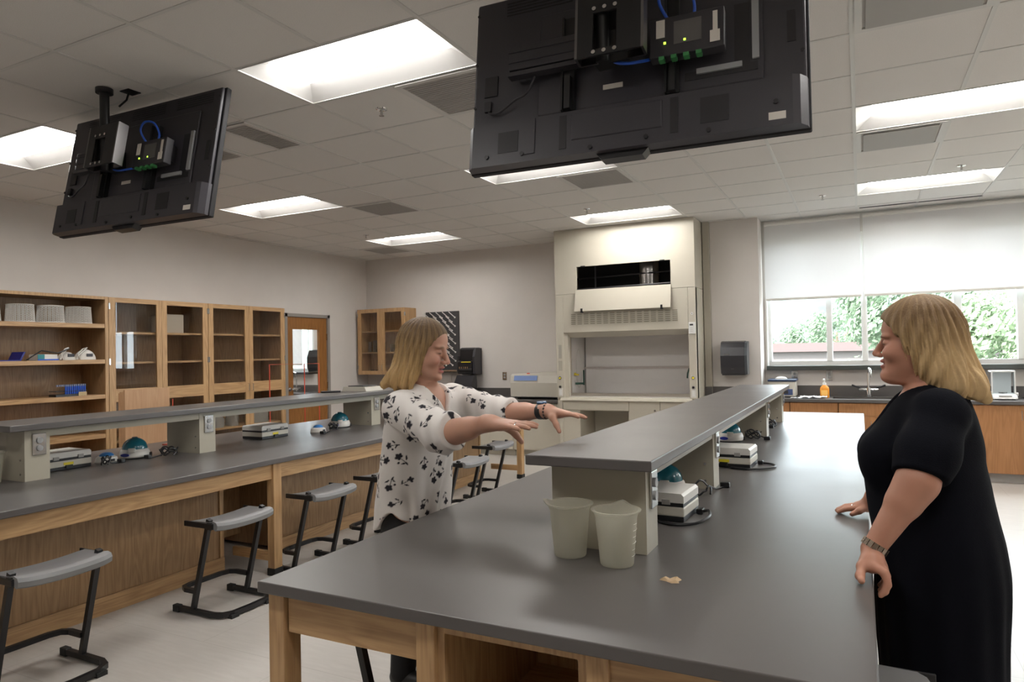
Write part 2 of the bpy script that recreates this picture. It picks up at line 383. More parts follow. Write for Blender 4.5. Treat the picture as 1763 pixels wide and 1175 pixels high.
# ================================================================ LIGHTS AND CEILING FITTINGS
def troffer(label):
    t = thing('ceiling_light', label, 'ceiling light', (0, 0, ZC), 'recessed ceiling lights')
    a, b, c, d, h = .603, .298, .50, .165, .062
    v = [(-a, -b, 0), (a, -b, 0), (a, b, 0), (-a, b, 0), (-c, -d, h), (c, -d, h), (c, d, h), (-c, d, h)]
    part('reflector', MB().add(v, [(0, 1, 5, 4), (1, 2, 6, 5), (2, 3, 7, 6), (3, 0, 4, 7)]).add([(x, y, z+.012) for x, y, z in v], [(4, 5, 1, 0), (5, 6, 2, 1), (6, 7, 3, 2), (7, 4, 0, 3)]), reflector, t, world=False)
    part('diffuser', MB().box(-c, c, -d, d, h, h+.01), diff_m, t, world=False)
    part('housing', MB().box(-a, a, -b, b, h+.015, h+.05).box(-a-.008, a+.008, -b-.008, -b, -.003, .02).box(-a-.008, a+.008, b, b+.008, -.003, .02).box(-a-.008, -a, -b, b, -.003, .02).box(a, a+.008, -b, b, -.003, .02), white_m, t, world=False)
    return t
LIGHT_LABEL = {(-5, -2): 'largest bright ceiling light, between the two hanging screens', (-10, -2): 'ceiling light partly hidden behind the smaller hanging screen',
 (-10, 2): 'ceiling light right of the smaller hanging screen, above the glass cabinets', (-10, 6): 'small far ceiling light near the left room corner',
 (-5, 2): 'ceiling light half hidden by the lower edge of the large hanging screen', (-5, 6): 'ceiling light right above the fume hood',
 (0, 2): 'nearer ceiling light at right, running out of the frame', (0, 6): 'farther ceiling light at right, before the window blinds'}
proto = None
for (i, j) in LIGHTS:
    lab = LIGHT_LABEL.get((i, j), 'unseen recessed ceiling light outside the picture')
    p = (gx(i)+G, gy(j)+G/2, ZC)
    if proto is None: proto = troffer(lab); proto.location = p
    else: dup(proto, p, lab)

for y in (6.3, 7.6): dup(proto, (-9.0, y, ZC), 'unseen ceiling light added to brighten the room beyond the wooden door')  # unseen pair added so the next room does not stay dark
t = thing('towel_dispenser', 'black towel dispenser in the room beyond the wooden door, seen through its glass', 'towel dispenser', (-8.43, 9.1, 1.16))
part('cover', MB().prism([(9.21, 1.16), (9.05, 1.16), (9.0, 1.26), (9.0, 1.44), (9.06, 1.56), (9.21, 1.57)], 'x', -8.535, -8.30), blackp, t); part('roller', MB().cyl((-8.52, 9.04, 1.18), (-8.31, 9.04, 1.18), .03), blackm, t, True)
def vent(i0, i1, j0, j1, label, kind='slats'):
    x0, x1, y0, y1 = gx(i0), gx(i1), gy(j0), gy(j1); cx, cy = (x0+x1)/2, (y0+y1)/2
    t = thing('ceiling_vent', label, 'vent', (cx, cy, ZC), 'air vents in the ceiling')
    z = ZC-.004
    part('frame', MB().box(x0+.012, x0+.045, y0+.012, y1-.012, z-.006, z).box(x1-.045, x1-.012, y0+.012, y1-.012, z-.006, z).box(x0+.045, x1-.045, y0+.012, y0+.045, z-.006, z).box(x0+.045, x1-.045, y1-.045, y1-.012, z-.006, z), tee_m, t)
    if kind == 'slats':
        m = MB(); n = max(3, int((y1-y0)/.03))
        for k in range(n):
            y = y0+.05+(y1-y0-.1)*(k+.5)/n; m.box(x0+.045, x1-.045, y-.009, y+.009, z-.003, z)
        part('louvers', m, vent_m, t); part('backing', MB().box(x0+.045, x1-.045, y0+.045, y1-.045, z+.001, z+.003), vent_m, t)
    else:
        part('panel', MB().box(x0+.06, x1-.06, y0+.06, y1-.06, z-.014, z-.004), vent_m, t)
vent(-4, -3, -1, 0, 'louvered ceiling vent beside the largest ceiling light')
vent(-6.5, -6, -1, 0, 'narrow dark ceiling vent right of the smaller hanging screen')
vent(-8, -7, -1, 0, 'square ceiling vent mostly hidden by the edge of the smaller hanging screen')
vent(-8, -7, 3, 4, 'square ceiling vent beside the middle left ceiling light')
vent(-11, -10, 7, 8, 'small far ceiling vent near the left room corner')
vent(-4, -3, 3, 4, 'louvered ceiling vent below the large hanging screen')
vent(0, 1, 3, 4, 'pale framed ceiling vent behind the nearer right ceiling light', 'panel')
vent(0, 1, -1, 0, 'large framed ceiling vent at the top right corner of the photo', 'panel')
single('slot_diffuser', MB().box(gx(0)+.03, gx(2), 8.90, 8.93, ZC-.006, ZC-.001), darkg, 'long dark slot in the ceiling in front of the blinds', 'vent', (gx(1), 8.915, ZC))
def sprinkler(x, y, label):
    t = thing('sprinkler_head', label, 'sprinkler', (x, y, ZC), 'ceiling sprinklers')
    part('escutcheon', MB().lathe([(.038, 0), (.036, -.008), (.02, -.012)], (x, y, ZC), 20), chrome, t, True)
    part('nozzle', MB().cyl((x, y, ZC-.01), (x, y, ZC-.045), .009).cyl((x, y, ZC-.045), (x, y, ZC-.048), .017), steel, t, True)
sprinkler(-2.726, 3.58, 'sprinkler head below the largest ceiling light'); sprinkler(.85, 7.3, 'sprinkler head beside the far right ceiling light')
sprinkler(-.316, 7.97, 'sprinkler head hanging in front of the window blinds'); sprinkler(-2.70, 7.26, 'sprinkler head by the light over the fume hood'); sprinkler(-5.81, 7.25, 'tiny sprinkler head by the far left ceiling light')

brk_m = mat('bracket_steel', (.22, .21, .21), .32, metal=1)
# hanging screens, seen from the back
def television(loc, yaw, tilt, label, group):
    t = thing('television', label, 'television', loc, group)
    Mt = Matrix.Rotation(yaw, 4, 'Z') @ Matrix.Rotation(tilt, 4, 'X')
    def P(name, mb, m, parent=t, sm=False): return part(name, mb.xf(Mt), m, parent, sm, world=False)
    W, H = .675, .3925                                   # half sizes; back faces -y
    P('bezel', MB().box(-W, W, .0, .034, -H, H, .006), mat('bezel_black', (.018, .017, .019), .65, spec=.3))
    P('screen', MB().box(-W+.015, W-.015, .0345, .036, -H+.03, H-.015), mat('screen_black', (.01, .01, .012), .1))
    bs = P('back_shell', MB().box(-W+.012, W-.012, -.022, .0, -H+.01, H-.008, .008).box(-.36, .52, -.034, -.02, -.19, .26, .006), tvback)
    # deeper lower housing with sloped ends
    poly = [(-W+.005, -.002), (-W+.012, -.040), (-W+.035, -.062), (W-.06, -.062), (W-.035, -.052), (W-.012, -.022), (W-.008, -.002)]
    lo = P('lower_housing', MB().prism(poly, 'z', -H+.004, -.205).box(-.40, -.355, -.067, -.05, -.36, -.21).box(-.20, .16, -.066, -.05, -.33, -.22, .004), tvback)
    P('logo_bump', MB().prism([(-.11, -H+.012), (-.08, -H-.022), (.08, -H-.022), (.11, -H+.012)], 'y', -.035, .02), blackp)
    for q in ((-.52, -.43, -.064, -.060, -.34, -.25), (.30, .40, -.064, -.060, -.34, -.24), (-.25, -.22, -.064, -.06, -.36, -.22), (.19, .22, -.064, -.06, -.36, -.22), (.60, .63, -.026, -.02, -.06, .06)): P('cooling_vent', MB().box(*q), darkg2)
    m = MB()
    for k in range(5):
        for a in (-.52, -.1, .3): m.box(a, a+.30, -.024, -.02, .30+k*.014, .305+k*.014)
    P('slots', m, darkg2)
    for x, z in ((-.57, -.35), (-.41, -.355), (.56, -.30), (.33, -.37), (-.12, -.37), (.10, -.36)): P('screw', MB().cyl((x, -.069 if abs(x) < .6 else -.064, z), (x, -.05, z), .009, n=10), blackp)
    for x, z in ((-.655, .1), (-.655, -.1), (.65, .12), (.65, -.1), (-.655, .33), (.65, .33)): P('screw', MB().cyl((x, -.026, z), (x, -.015, z), .007, n=8), blackp)
    P('label', MB().box(.535, .592, -.0635, -.061, -.366, -.338), label_m); P('sticker', MB().box(-.08, .0, -.037, -.0335, -.125, -.105), label_m)
    # connector bay with pale strips
    P('connector_bay', MB().box(.42, .475, -.0365, -.033, -.12, .12).box(.24, .50, -.0365, -.033, -.15, -.118), darkg2)
    P('connector_strip', MB().box(.482, .506, -.044, -.03, -.108, .13), mat('pale_strip', (.33, .34, .35), .5)); P('connector_strip', MB().box(.284, .447, -.046, -.03, -.133, -.112), mat('pale_strip2', (.33, .34, .35), .5))
    # mount: two uprights, rails, bracket box
    for x in (-.215, .20): 
        u = P('mount_upright', MB().box(x-.022, x+.022, -.060, -.034, -.20, .20).box(x-.03, x-.022, -.075, -.034, -.2, .2).box(x-.012, x+.012, -.085, -.06, -.20, -.06), blackm)
    P('mount_rail', MB().box(-.47, -.15, -.095, -.060, .0, .105, .004).box(-.47, -.15, -.10, -.094, .075, .085).box(-.47, -.15, -.10, -.094, .03, .04).box(-.47, -.15, -.10, -.06, -.028, -.01), darkg)
    br = P('mount_bracket', MB().box(-.12, -.06, -.245, -.235, -.10, .15).box(.03, .12, -.245, -.235, -.10, .15).box(-.06, .03, -.245, -.235, -.10, -.075).box(-.06, .03, -.245, -.235, .07, .15).box(-.06, .06, -.165, -.155, -.09, .12), blackm)
    for x in (-.125, .125): P('bracket_side', MB().box(x-.005, x+.005, -.245, -.185, -.10, .15).box(min(x, x*.45), max(x, x*.45), -.188, -.180, -.10, .15), brk_m, br)
    for x in (-.055, -.015, .025):
        for z in (-.088, .085): P('bolt', MB().cyl((x, -.252, z), (x, -.243, z), .008, n=10), steel, br)
    # control box with connectors
    cb = P('control_box', MB().box(.125, .395, -.125, -.075, -.085, .07, .004).box(.15, .37, -.08, -.03, -.05, .05), darkg)
    P('box_label', MB().box(.15, .182, -.1275, -.124, -.01, .06), label_m, cb); P('box_label', MB().box(.355, .372, -.1275, -.124, -.02, .055), label_m, cb); P('box_label', MB().box(.345, .38, -.1285, -.1275, -.065, -.02), label_m, cb)
    P('face_plate', MB().box(.215, .315, -.127, -.124, -.045, .045), mat('box_plate', (.12, .115, .11), .35), cb)
    for x in (.182, .255): P('indicator', MB().box(x-.004, x+.004, -.128, -.124, -.038, -.030), led_m, cb)
    for x in (.17, .215, .26, .305): P('connector', MB().box(x-.010, x+.010, -.130, -.1, -.10, -.086), green_m, cb)
    P('blue_cable', MB().tube([(.19, -.10, .072), (.16, -.13, .14), (.20, -.14, .185), (.27, -.13, .17), (.285, -.10, .12), (.285, -.10, .072)], .006, sm=5), blue_m, t, True)
    P('blue_cable', MB().tube([(-.02, -.14, -.05), (.0, -.15, -.085), (.05, -.15, -.10), (.10, -.12, -.085), (.12, -.08, -.06)], .006, sm=5), blue_m, t, True)
    P('power_cord', MB().tube([(-.585, -.03, -.13), (-.57, -.04, -.145), (-.53, -.04, -.145), (-.46, -.05, -.11), (-.40, -.06, -.09), (-.36, -.07, -.03)], .005, sm=5), darkg, t, True)
    P('power_inlet', MB().box(-.61, -.55, -.028, -.02, -.06, .03).box(-.605, -.575, -.036, -.02, -.13, -.085), darkg2)
    # pole to the ceiling
    h = ZC - loc[2]; px, py = -.03*math.cos(yaw), -.19
    part('pole', MB().cyl((px, py, -.07), (px, py, h), .026, n=20).cyl((px, py, h-.028), (px, py, h), .047, n=24), blackm, t, True, world=False)
    part('pole_clamp', MB().box(px-.05, px+.05, py+.020, py+.10, -.06, .06, .006), blackm, t, world=False)
    part('ceiling_plate', MB().box(px+.05, px+.13, py+.06, py+.14, h-.006, h-.001).tube([(px+.08, py+.1, h), (px+.07, py+.09, h-.05), (px+.06, py+.05, h-.1)], .006), blackm, t, world=False)
    return t
television((-.807, 2.646, 2.608), .05, -.135, 'large black flat screen hanging at top centre, seen from behind with its control box', 'screens hung from the ceiling')
television((-3.89, 2.70, 2.634), .026, -.182, 'black flat screen on a ceiling pole at upper left, seen from behind', 'screens hung from the ceiling')

# ================================================================ LAB BENCHES
ZT, TH = .78, .034
def outlet(parent, x, y, z, s=1):
    """chrome duplex plate on a face looking along +x (s=1) or -x (s=-1)"""
    o = part('outlet_plate', MB().box(x, x+s*.010, y-.037, y+.037, z-.062, z+.062, .003), steel, parent)
    part('socket', MB().cyl((x+s*.008, y, z+.022), (x+s*.0165, y, z+.022), .0165, n=18), mat_sock, o, True)
    part('socket', MB().cyl((x+s*.008, y, z-.022), (x+s*.0165, y, z-.022), .0165, n=18), mat_sock, o, True)
mat_sock = mat('socket_grey', (.30, .30, .30), .3)
def bench(label, x0, x1, y0, y1, sx0, sx1, px0, px1, posts, legs_y, sy1, sz=1.105):
    t = thing('lab_bench', label, 'lab bench', ((x0+x1)/2, (y0+y1)/2, 0), 'long lab benches with raised shelves')
    part('worktop', MB().box(x0, x1, y0, y1, ZT-TH, ZT, .004), top_m, t)
    part('shelf', MB().box(sx0, sx1, posts[0]-.10, sy1, sz-.035, sz, .004), top_m, t)
    zb = sz-.036
    for y in posts:
        p = part('riser', MB().box(px0, px1, y, y+.135, ZT+.0005, zb), grey_post, t)
        outlet(p, px1, y+.075, .985); outlet(p, px0, y+.075, .985, -1)
        for z in (.82, .90): part('screw', MB().cyl((px1-.04, y-.003, z), (px1-.04, y, z), .006, n=8), steel, p)
    for a, b in zip(posts[:-1], posts[1:]):
        part('shelf_rail', MB().box(px1-.02, px1-.002, a+.136, b-.001, zb-.045, zb).box(px0+.002, px0+.02, a+.136, b-.001, zb-.045, zb), grey_post, t)
    e = .02; zt = ZT-TH-.0005
    for xa, xb in ((x0+.035, x0+.058), (x1-.058, x1-.035)):
        part('apron', MB().box(xa, xb, y0+.09, y1-.09, zt-.10, zt), oak_y, t)
    part('apron', MB().box(x0+.09, x0+.56, y0+.037, y0+.060, zt-.115, zt), oak_x, t)
    part('apron', MB().box(x1-.56, x1-.09, y0+.037, y0+.060, zt-.115, zt), oak_x, t)
    part('apron', MB().box(x0+.09, x1-.09, y1-.060, y1-.037, zt-.10, zt), oak_x, t)
    for y in legs_y:
        for xa in (x0+e, x1-e-.062):
            l = part('leg', MB().box(xa, xa+.062, y, y+.07, .05, zt, .003), oak_z, t)
            part('foot', MB().box(xa-.004, xa+.066, y-.004, y+.074, 0, .05, .004), rubber, l)
    return t
posts_c = (2.215, 3.37, 5.455, 6.59)
cb_ = bench('long central lab bench with two plastic beakers at its near end', -1.64, .017, 1.505, 7.67, -1.03, -.592, -.975, -.64, posts_c, (1.53, 7.58), 6.82)
posts_l = (2.21, 3.355, 5.28, 6.5)
lb_ = bench('long lab bench on the left with stools pushed up to it', -5.12, -3.475, 1.50, 7.19, -4.60, -4.15, -4.545, -4.20, posts_l, (1.53, 3.36, 7.09), 6.75)
for y in (3.36, 7.09): part('stretcher', MB().box(-3.91, -3.557, y+.02, y+.05, .09, .15).box(-5.04, -4.70, y+.02, y+.05, .09, .15), oak_x, lb_)
part('modesty_panel', MB().box(-4.33, -4.31, 3.302, 3.798, .10, ZT-TH-.001), panel_z, lb_)
# cabinets below the benches
def core(label, x0, x1, y0, y1):
    t = thing('base_cabinet', label, 'cabinet', ((x0+x1)/2, (y0+y1)/2, 0), 'oak cabinets under the lab benches')
    zt = ZT-TH-.105
    part('body', MB().box(x0+.006, x1-.006, y0+.006, y1-.006, .03, ZT-TH-.001), panel_z, t)
    for y in (y0, y1-.03): part('corner_stile', MB().box(x1-.006, x1+.004, y, y+.03, .1, zt).box(x0-.004, x0+.006, y, y+.03, .1, zt), oak_z, t)
    part('skirting', MB().box(x1-.006, x1+.010, y0, y1, .0, .10).box(x0-.010, x0+.006, y0, y1, .0, .10), oak_y, t)
core('oak panelled cabinet under the left bench, behind the two nearest stools', -4.72, -3.905, 1.56, 3.30)
core('oak panelled cabinet under the left bench, from its middle leg to the far end', -4.72, -3.905, 3.80, 6.86)
core('oak cabinet hidden under the middle of the central bench', -1.14, -.42, 2.16, 7.30)
def open_cab(x0, x1, y0, y1, label):
    t = thing('open_cabinet', label, 'cabinet', ((x0+x1)/2, (y0+y1)/2, 0))
    zt = ZT-TH-.001
    part('body', MB().box(x0, x0+.019, y0+.02, y1, .1, zt).box(x1-.019, x1, y0+.02, y1, .1, zt).box(x0+.019, x1-.019, y1-.01, y1, .1, zt).box(x0+.019, x1-.019, y0+.02, y1-.01, .1, .12).box(x0+.019, x1-.019, y0+.02, y1-.01, zt-.015, zt), oak_z, t)
    part('face_frame', MB().box(x0, x0+.022, y0, y0+.019, .02, zt).box(x1-.022, x1, y0, y0+.019, .02, zt).box(x0+.022, x1-.022, y0, y0+.019, zt-.03, zt).box(x0+.022, x1-.022, y0, y0+.019, .02, .1), oak_z, t)
    part('shelf', MB().box(x0+.02, x1-.02, y0+.06, y1-.01, .38, .40), oak_x, t)
open_cab(-1.022, -.60, 1.545, 2.14, 'open-fronted oak cabinet under the near end of the central bench')
part('leg', MB().box(-1.082, -1.023, 1.53, 1.60, .0, ZT-TH-.001, .003), oak_z, cb_); part('leg', MB().box(-.598, -.54, 1.53, 1.60, .0, ZT-TH-.001, .003), oak_z, cb_)

# ================================================================ STOOLS
def stool():
    t = thing('stool', 'stool', 'stool', (0, 0, 0), 'grey lab stools with black sled frames')
    P = lambda n, mb, m, s=True: part(n, mb, m, t, s, world=False)
    # saddle seat: rises towards both ends, thick rolled front lip
    nx, ny = 8, 12; v = []; f = []
    prof = [(-.125, .512), (-.10, .522), (-.02, .524), (.06, .528), (.10, .534), (.128, .528), (.138, .512), (.134, .490), (.118, .482), (.104, .490), (.10, .505), (-.12, .502)]
    n = len(prof)
    for k in range(ny+1):
        y = -.205+.41*k/ny; u = abs(y/.205); rise = .013*u**2.2; nar = 1-.10*max(0, u-.8)/.2
        for x, z in prof: v.append((x*nar, y, z+rise))
    for k in range(ny):
        for q in range(n): f.append((k*n+q, k*n+(q+1) % n, (k+1)*n+(q+1) % n, (k+1)*n+q))
    f += [tuple(range(n))[::-1], tuple(range(ny*n, ny*n+n))]
    P('seat', MB().add(v, f), seat_m)
    for s in (-1, 1):
        y = s*.190
        P('leg', MB().tube([(-.095, y, .03), (.045, y, .552)], .0125, sq=True), blackm, False)
        P('seat_bracket', MB().box(-.135, .095, y-.006+s*.02, y+.006+s*.02, .505, .535, .003).box(.05, .085, y-.012+s*.012, y+.012+s*.012, .50, .54), blackm, False)
        P('runner_pad', MB().box(-.255, -.205, y-.016, y+.016, 0, .040, .004), rubber, False)
    y = .190
    P('runner', MB().tube([(-.245, -y, .022), (.06, -y, .022), (.115, -y+.02, .022), (.145, -y+.07, .022), (.15, 0, .022), (.145, y-.07, .022), (.115, y-.02, .022), (.06, y, .022), (-.245, y, .022)], .013, sq=True), blackm, False)
    P('footrest', MB().tube([(-.075, -y+.01, .13), (-.17, -y+.01, .13), (-.21, -y+.03, .13), (-.225, -y+.08, .13), (-.225, y-.08, .13), (-.21, y-.03, .13), (-.17, y-.01, .13), (-.075, y-.01, .13)], .012, sq=True), blackm, False)
    P('glide', MB().box(.13, .166, -.15, -.10, 0, .02), rubber, False); P('glide', MB().box(.13, .166, .10, .15, 0, .02), rubber, False)
    return t
st = stool(); st.location = (-3.315, 1.855, 0); st['label'] = 'grey stool nearest the camera, at the left edge of the photo'
dup(st, (-3.32, 2.865, 0), 'grey stool left of the near wooden bench leg, second from the left edge')
dup(st, (-3.335, 3.655, 0), 'grey stool between the wooden bench leg and the woman in the white blouse')
dup(st, (-3.34, 4.35, 0), 'grey stool partly hidden behind the back of the woman in the white blouse')
dup(st, (-3.07, 5.13, 0), 'grey stool pulled out, showing under the outstretched arms, nearer of the two')
dup(st, (-3.33, 6.13, 0), 'grey stool under the outstretched hands, farthest along the left bench')
dup(st, (-1.49, 2.02, 0), 'stool tucked under the near left corner of the central bench', rz=PI)
dup(st, (.030, 2.035, 0), 'grey stool at bottom right in front of the dark dress', rz=PI)

# ================================================================ LEFT WALL CABINETS
xf, xb = -6.95, XL+.004
t = thing('open_shelf_unit', 'tall open oak shelf unit holding white baskets', 'shelf unit', (-7.17, 3.70, 0))
y0, y1 = 2.92, 4.468
part('body', MB().box(xb, xf, y0, y0+.022, 0, 2.115).box(xb, xf-.02, y1-.022, y1, 0, 2.115).box(xb, xf-.02, y0+.022, y1-.022, 2.09, 2.115).box(xb, xb+.012, y0+.022, y1-.022, .08, 2.09), panel_z, t)
part('face_frame', MB().box(xf-.02, xf, y1-.034, y1, 0, 2.115).box(xf-.02, xf, y0, y0+.034, 0, 2.115).box(xf-.02, xf, y0+.034, y1-.034, 2.085, 2.115), oak_z, t)
for z in (1.832, 1.465, 1.105, .70, .30, .12): part('shelf', MB().box(xb+.012, xf-.004, y0+.023, y1-.036, z-.042, z), oak_y, t)
def glass_cab(y0, y1, label):
    t = thing('glass_cabinet', label, 'cabinet', ((xb+xf)/2, (y0+y1)/2, 0), 'tall glass-fronted oak cabinets on the left wall')
    ym = (y0+y1)/2
    part('body', MB().box(xb, xf-.021, y0, y0+.019, 0, 2.115).box(xb, xf-.021, y1-.019, y1, 0, 2.115).box(xb, xf-.021, y0+.019, y1-.019, 2.096, 2.115).box(xb, xb+.010, y0+.019, y1-.019, .1, 2.096).box(xb, xf-.021, y0+.019, y1-.019, .08, .1).box(xb, xf-.06, y0+.019, y1-.019, 0, .08), panel_z, t)
    for z in (1.755, 1.435, 1.08, .60, .34): part('shelf', MB().box(xb+.011, xf-.045, y0+.02, y1-.02, z-.022, z), oak_y, t)
    for s, (a, b) in enumerate(((y0+.002, ym-.0015), (ym+.0015, y1-.002))):
        l, r = (.070, .062) if s == 0 else (.062, .070)
        d = part('door', MB().box(xf-.02, xf, a, a+l, .085, 2.112).box(xf-.02, xf, b-r, b, .085, 2.112), oak_z, t)
        for za, zb_ in ((2.062, 2.112), (1.018, 1.150), (.085, .16)): part('rail', MB().box(xf-.02, xf, a+l, b-r, za, zb_), oak_y, d)
        for za, zb_ in ((1.150, 2.062), (.16, 1.018)): part('pane', MB().box(xf-.013, xf-.009, a+l, b-r, za, zb_), cab_glass, d)
        yh = b-.03 if s == 0 else a+.03
        part('pull', MB().tube([(xf, yh, 1.03), (xf+.028, yh, 1.035), (xf+.028, yh, 1.125), (xf, yh, 1.13)], .004, 6), steel, d)
        ys = a-.001 if s == 0 else b+.001
        for z in (2.02, 1.44, .84, .25): part('hinge', MB().box(xf-.004, xf+.005, ys-(.001 if s == 0 else .014), ys+(.014 if s == 0 else .001), z-.032, z+.032), steel, d)
    return t
glass_cab(4.472, 5.690, 'tall glass-fronted oak cabinet next to the open shelves, reflecting the window')
glass_cab(5.694, 6.920, 'tall glass-fronted oak cabinet beside the wooden door, with bags in its lower half')
# wall cabinet in the corner
t = thing('wall_cabinet', 'small oak wall cabinet with two glass doors and glassware, in the room corner', 'cabinet', (-6.86, 9.05, 1.14))
wx0, wx1, wy, wz0, wz1 = -7.335, -6.395, 8.90, 1.14, 2.20
part('body', MB().box(wx0, wx0+.019, wy+.02, YB-.002, wz0, wz1).box(wx1-.019, wx1, wy+.02, YB-.002, wz0, wz1).box(wx0+.019, wx1-.019, wy+.02, YB-.002, wz1-.019, wz1).box(wx0+.019, wx1-.019, wy+.02, YB-.002, wz0, wz0+.019).box(wx0+.019, wx1-.019, YB-.012, YB-.002, wz0+.019, wz1-.019), oak_z, t)
for z in (1.845, 1.50): part('shelf', MB().box(wx0+.02, wx1-.02, wy+.05, YB-.013, z-.02, z), oak_x, t)
xm = (wx0+wx1)/2
for a, b, s in ((wx0, xm-.001, 1), (xm+.001, wx1, 0)):
    d = part('door', MB().box(a, a+.07, wy, wy+.02, wz0, wz1).box(b-.07, b, wy, wy+.02, wz0, wz1).box(a+.07, b-.07, wy, wy+.02, wz0, wz0+.06).box(a+.07, b-.07, wy, wy+.02, wz1-.06, wz1), oak_z, t)
    part('pane', MB().box(a+.07, b-.07, wy+.009, wy+.013, wz0+.06, wz1-.06), cab_glass, d)
    xh = b-.025 if s else a+.025
    part('pull', MB().tube([(xh, wy, 1.20), (xh, wy-.026, 1.205), (xh, wy-.026, 1.295), (xh, wy, 1.30)], .004, 6), steel, d)
    for z in (1.26, 2.10): part('hinge', MB().box((a if s else b)-.012, (a if s else b)+.012, wy-.004, wy+.01, z-.03, z+.03), steel, d)
def beaker_glass(x, y, z, r, h, label):
    m = MB().lathe([(r*.95, 0), (r, .004), (r, h), (r*1.08, h+.004), (r*.94, h+.004), (r*.94, .006), (.001, .005)], (x, y, z), 18)
    single('glass_beaker', m, clear_glassware, label, 'beaker', (x, y, z), 'glassware in the corner wall cabinet', True)
clear_glassware = glass('glassware', (.82, .85, .86), .18)
for x, r, h in ((-7.20, .035, .17), (-7.10, .035, .19), (-7.00, .04, .10), (-6.92, .035, .16)): beaker_glass(x, 9.05, 1.5005, r, h, 'clear glass vessel on the middle shelf behind the left door of the corner wall cabinet')
for x, r, h in ((-6.74, .045, .12), (-6.60, .05, .10), (-6.48, .04, .14)): beaker_glass(x, 9.05, 1.5005, r, h, 'clear glass vessel on the middle shelf behind the right door of the corner wall cabinet')
for x in (-7.12, -7.02): beaker_glass(x, 9.0, 1.1605, .035, .05, 'small glass dish on the floor of the corner wall cabinet')

# board standing between the left bench and the glass cabinets
t = thing('wooden_lectern', 'plain pale wooden lectern side standing before the first glass cabinet', 'lectern', (-6.0, 4.23, 0))
part('side_panel', MB().box(-6.02, -6.0, 4.005, 4.46, .03, 1.18), pale_board, t); part('back_panel', MB().box(-6.075, -6.02, 4.005, 4.025, .03, 1.16), pale_board, t); part('side_panel', MB().box(-6.095, -6.075, 4.005, 4.46, .03, 1.15), pale_board, t)
part('shelf', MB().box(-6.074, -6.021, 4.026, 4.45, .70, .72), pale_board, t); part('base', MB().box(-6.39, -5.99, 4.0, 4.47, 0, .03), blackm, t)
t = thing('red_wire_rack', 'thin red wire frame standing in front of the wooden door', 'rack', (-6.0, 6.12, 0))
part('frame', MB().tube([(-6, 5.73, .0), (-6, 5.73, 1.37), (-6, 6.53, 1.365), (-6, 6.53, .0)], .006, 6), red_m, t); part('bar', MB().tube([(-6, 6.28, .02), (-6, 6.28, 1.365)], .006, 6), red_m, t); part('bar', MB().tube([(-6, 5.73, .905), (-6, 6.53, .905)], .006, 6), red_m, t); part('foot', MB().tube([(-6.2, 5.73, .01), (-5.8, 5.73, .01)], .01, 6).tube([(-6.2, 6.53, .01), (-5.8, 6.53, .01)], .01, 6), red_m, t)
t = thing('red_ring_stand', 'slim red rod stand behind the second riser of the left bench', 'stand', (-4.86, 3.64, ZT))
part('rod', MB().cyl((-4.86, 3.64, ZT+.006), (-4.86, 3.64, ZT+.36), .004), red_m, t); part('base', MB().box(-4.91, -4.81, 3.58, 3.70, ZT+.0005, ZT+.008), red_m, t)

# contents of the open shelves
def basket():
    t = thing('wire_basket', 'basket', 'basket', (0, 0, 0), 'white baskets on the top shelf')
    m = MB(); n = 44; rows = 9
    for k in range(rows):
        z = .012+k*.0172; r = .118-.010*k/rows
        m.tube([(r*math.cos(2*PI*a/n), r*math.sin(2*PI*a/n), z+.004*(1 if a % 2 else -1)) for a in range(n)], .0032, 4, True)
    part('mesh_wall', m, white_p, t, world=False)
    m = MB()
    for a in range(n):
        an = 2*PI*(a+.5)/n; m.tube([(.118*math.cos(an), .118*math.sin(an), .006), (.108*math.cos(an), .108*math.sin(an), .165)], .0028, 4)
    part('wire', m, white_p, t, world=False)
    for z, r in ((.004, .119), (.166, .109)): part('rim', MB().tube([(r*math.cos(2*PI*a/40), r*math.sin(2*PI*a/40), z) for a in range(40)], .005, 6, True), white_p, t, True, world=False)
    part('base', MB().cyl((0, 0, .0), (0, 0, .004), .112, n=32), white_p, t, world=False)
    return t
bk = basket(); ys = (3.405, 3.70, 3.975, 4.245)
bk.location = (-7.09, ys[3], 1.8325); bk['label'] = 'white round basket on the top shelf, rightmost of the row'
dup(bk, (-7.09, ys[2], 1.8325), 'white round basket on the top shelf, second from the right'); dup(bk, (-7.09, ys[1], 1.8325), 'white round basket on the top shelf, third from the right'); dup(bk, (-7.09, ys[0], 1.8325), 'white round basket on the top shelf cut by the photo edge')
z = 1.4655
single('blue_tray', MB().prism([(3.42, z+.085), (3.46, z), (3.66, z), (3.70, z+.085), (3.685, z+.085), (3.65, z+.01), (3.47, z+.01), (3.435, z+.085)], 'x', -7.2, -7.0), mat('blue_tray', (.015, .02, .22), .4), 'dark blue tray on the second shelf', 'tray', (-7.1, 3.56, z))
def dome_dev(y, lab, s=1):
    t = thing('domed_device', lab, 'device', (-7.06, y, z), 'white domed devices on the second shelf')
    part('shell', MB().ell((-7.06, y, z+.001), (.085, .10*s, .105*s), 24, 10, 0, 1), white_p, t, True)
    part('badge', MB().box(-6.986, -6.976, y-.03, y+.03, z+.032, z+.062).xf(Matrix.Identity(4)), darkg, t)
    part('cord', MB().tube([(-6.99, y-.09*s, z+.006), (-6.98, y-.12*s, z+.06), (-7.0, y-.06*s, z+.11), (-7.02, y+.0, z+.125), (-7.0, y-.1*s, z+.05), (-6.98, y-.13*s, z+.006)], .006), white_p, t, True)
dome_dev(4.29, 'white domed device with a pale cord at the right end of the second shelf'); dome_dev(4.105, 'greyish domed device beside the blue boxes on the second shelf', .78)
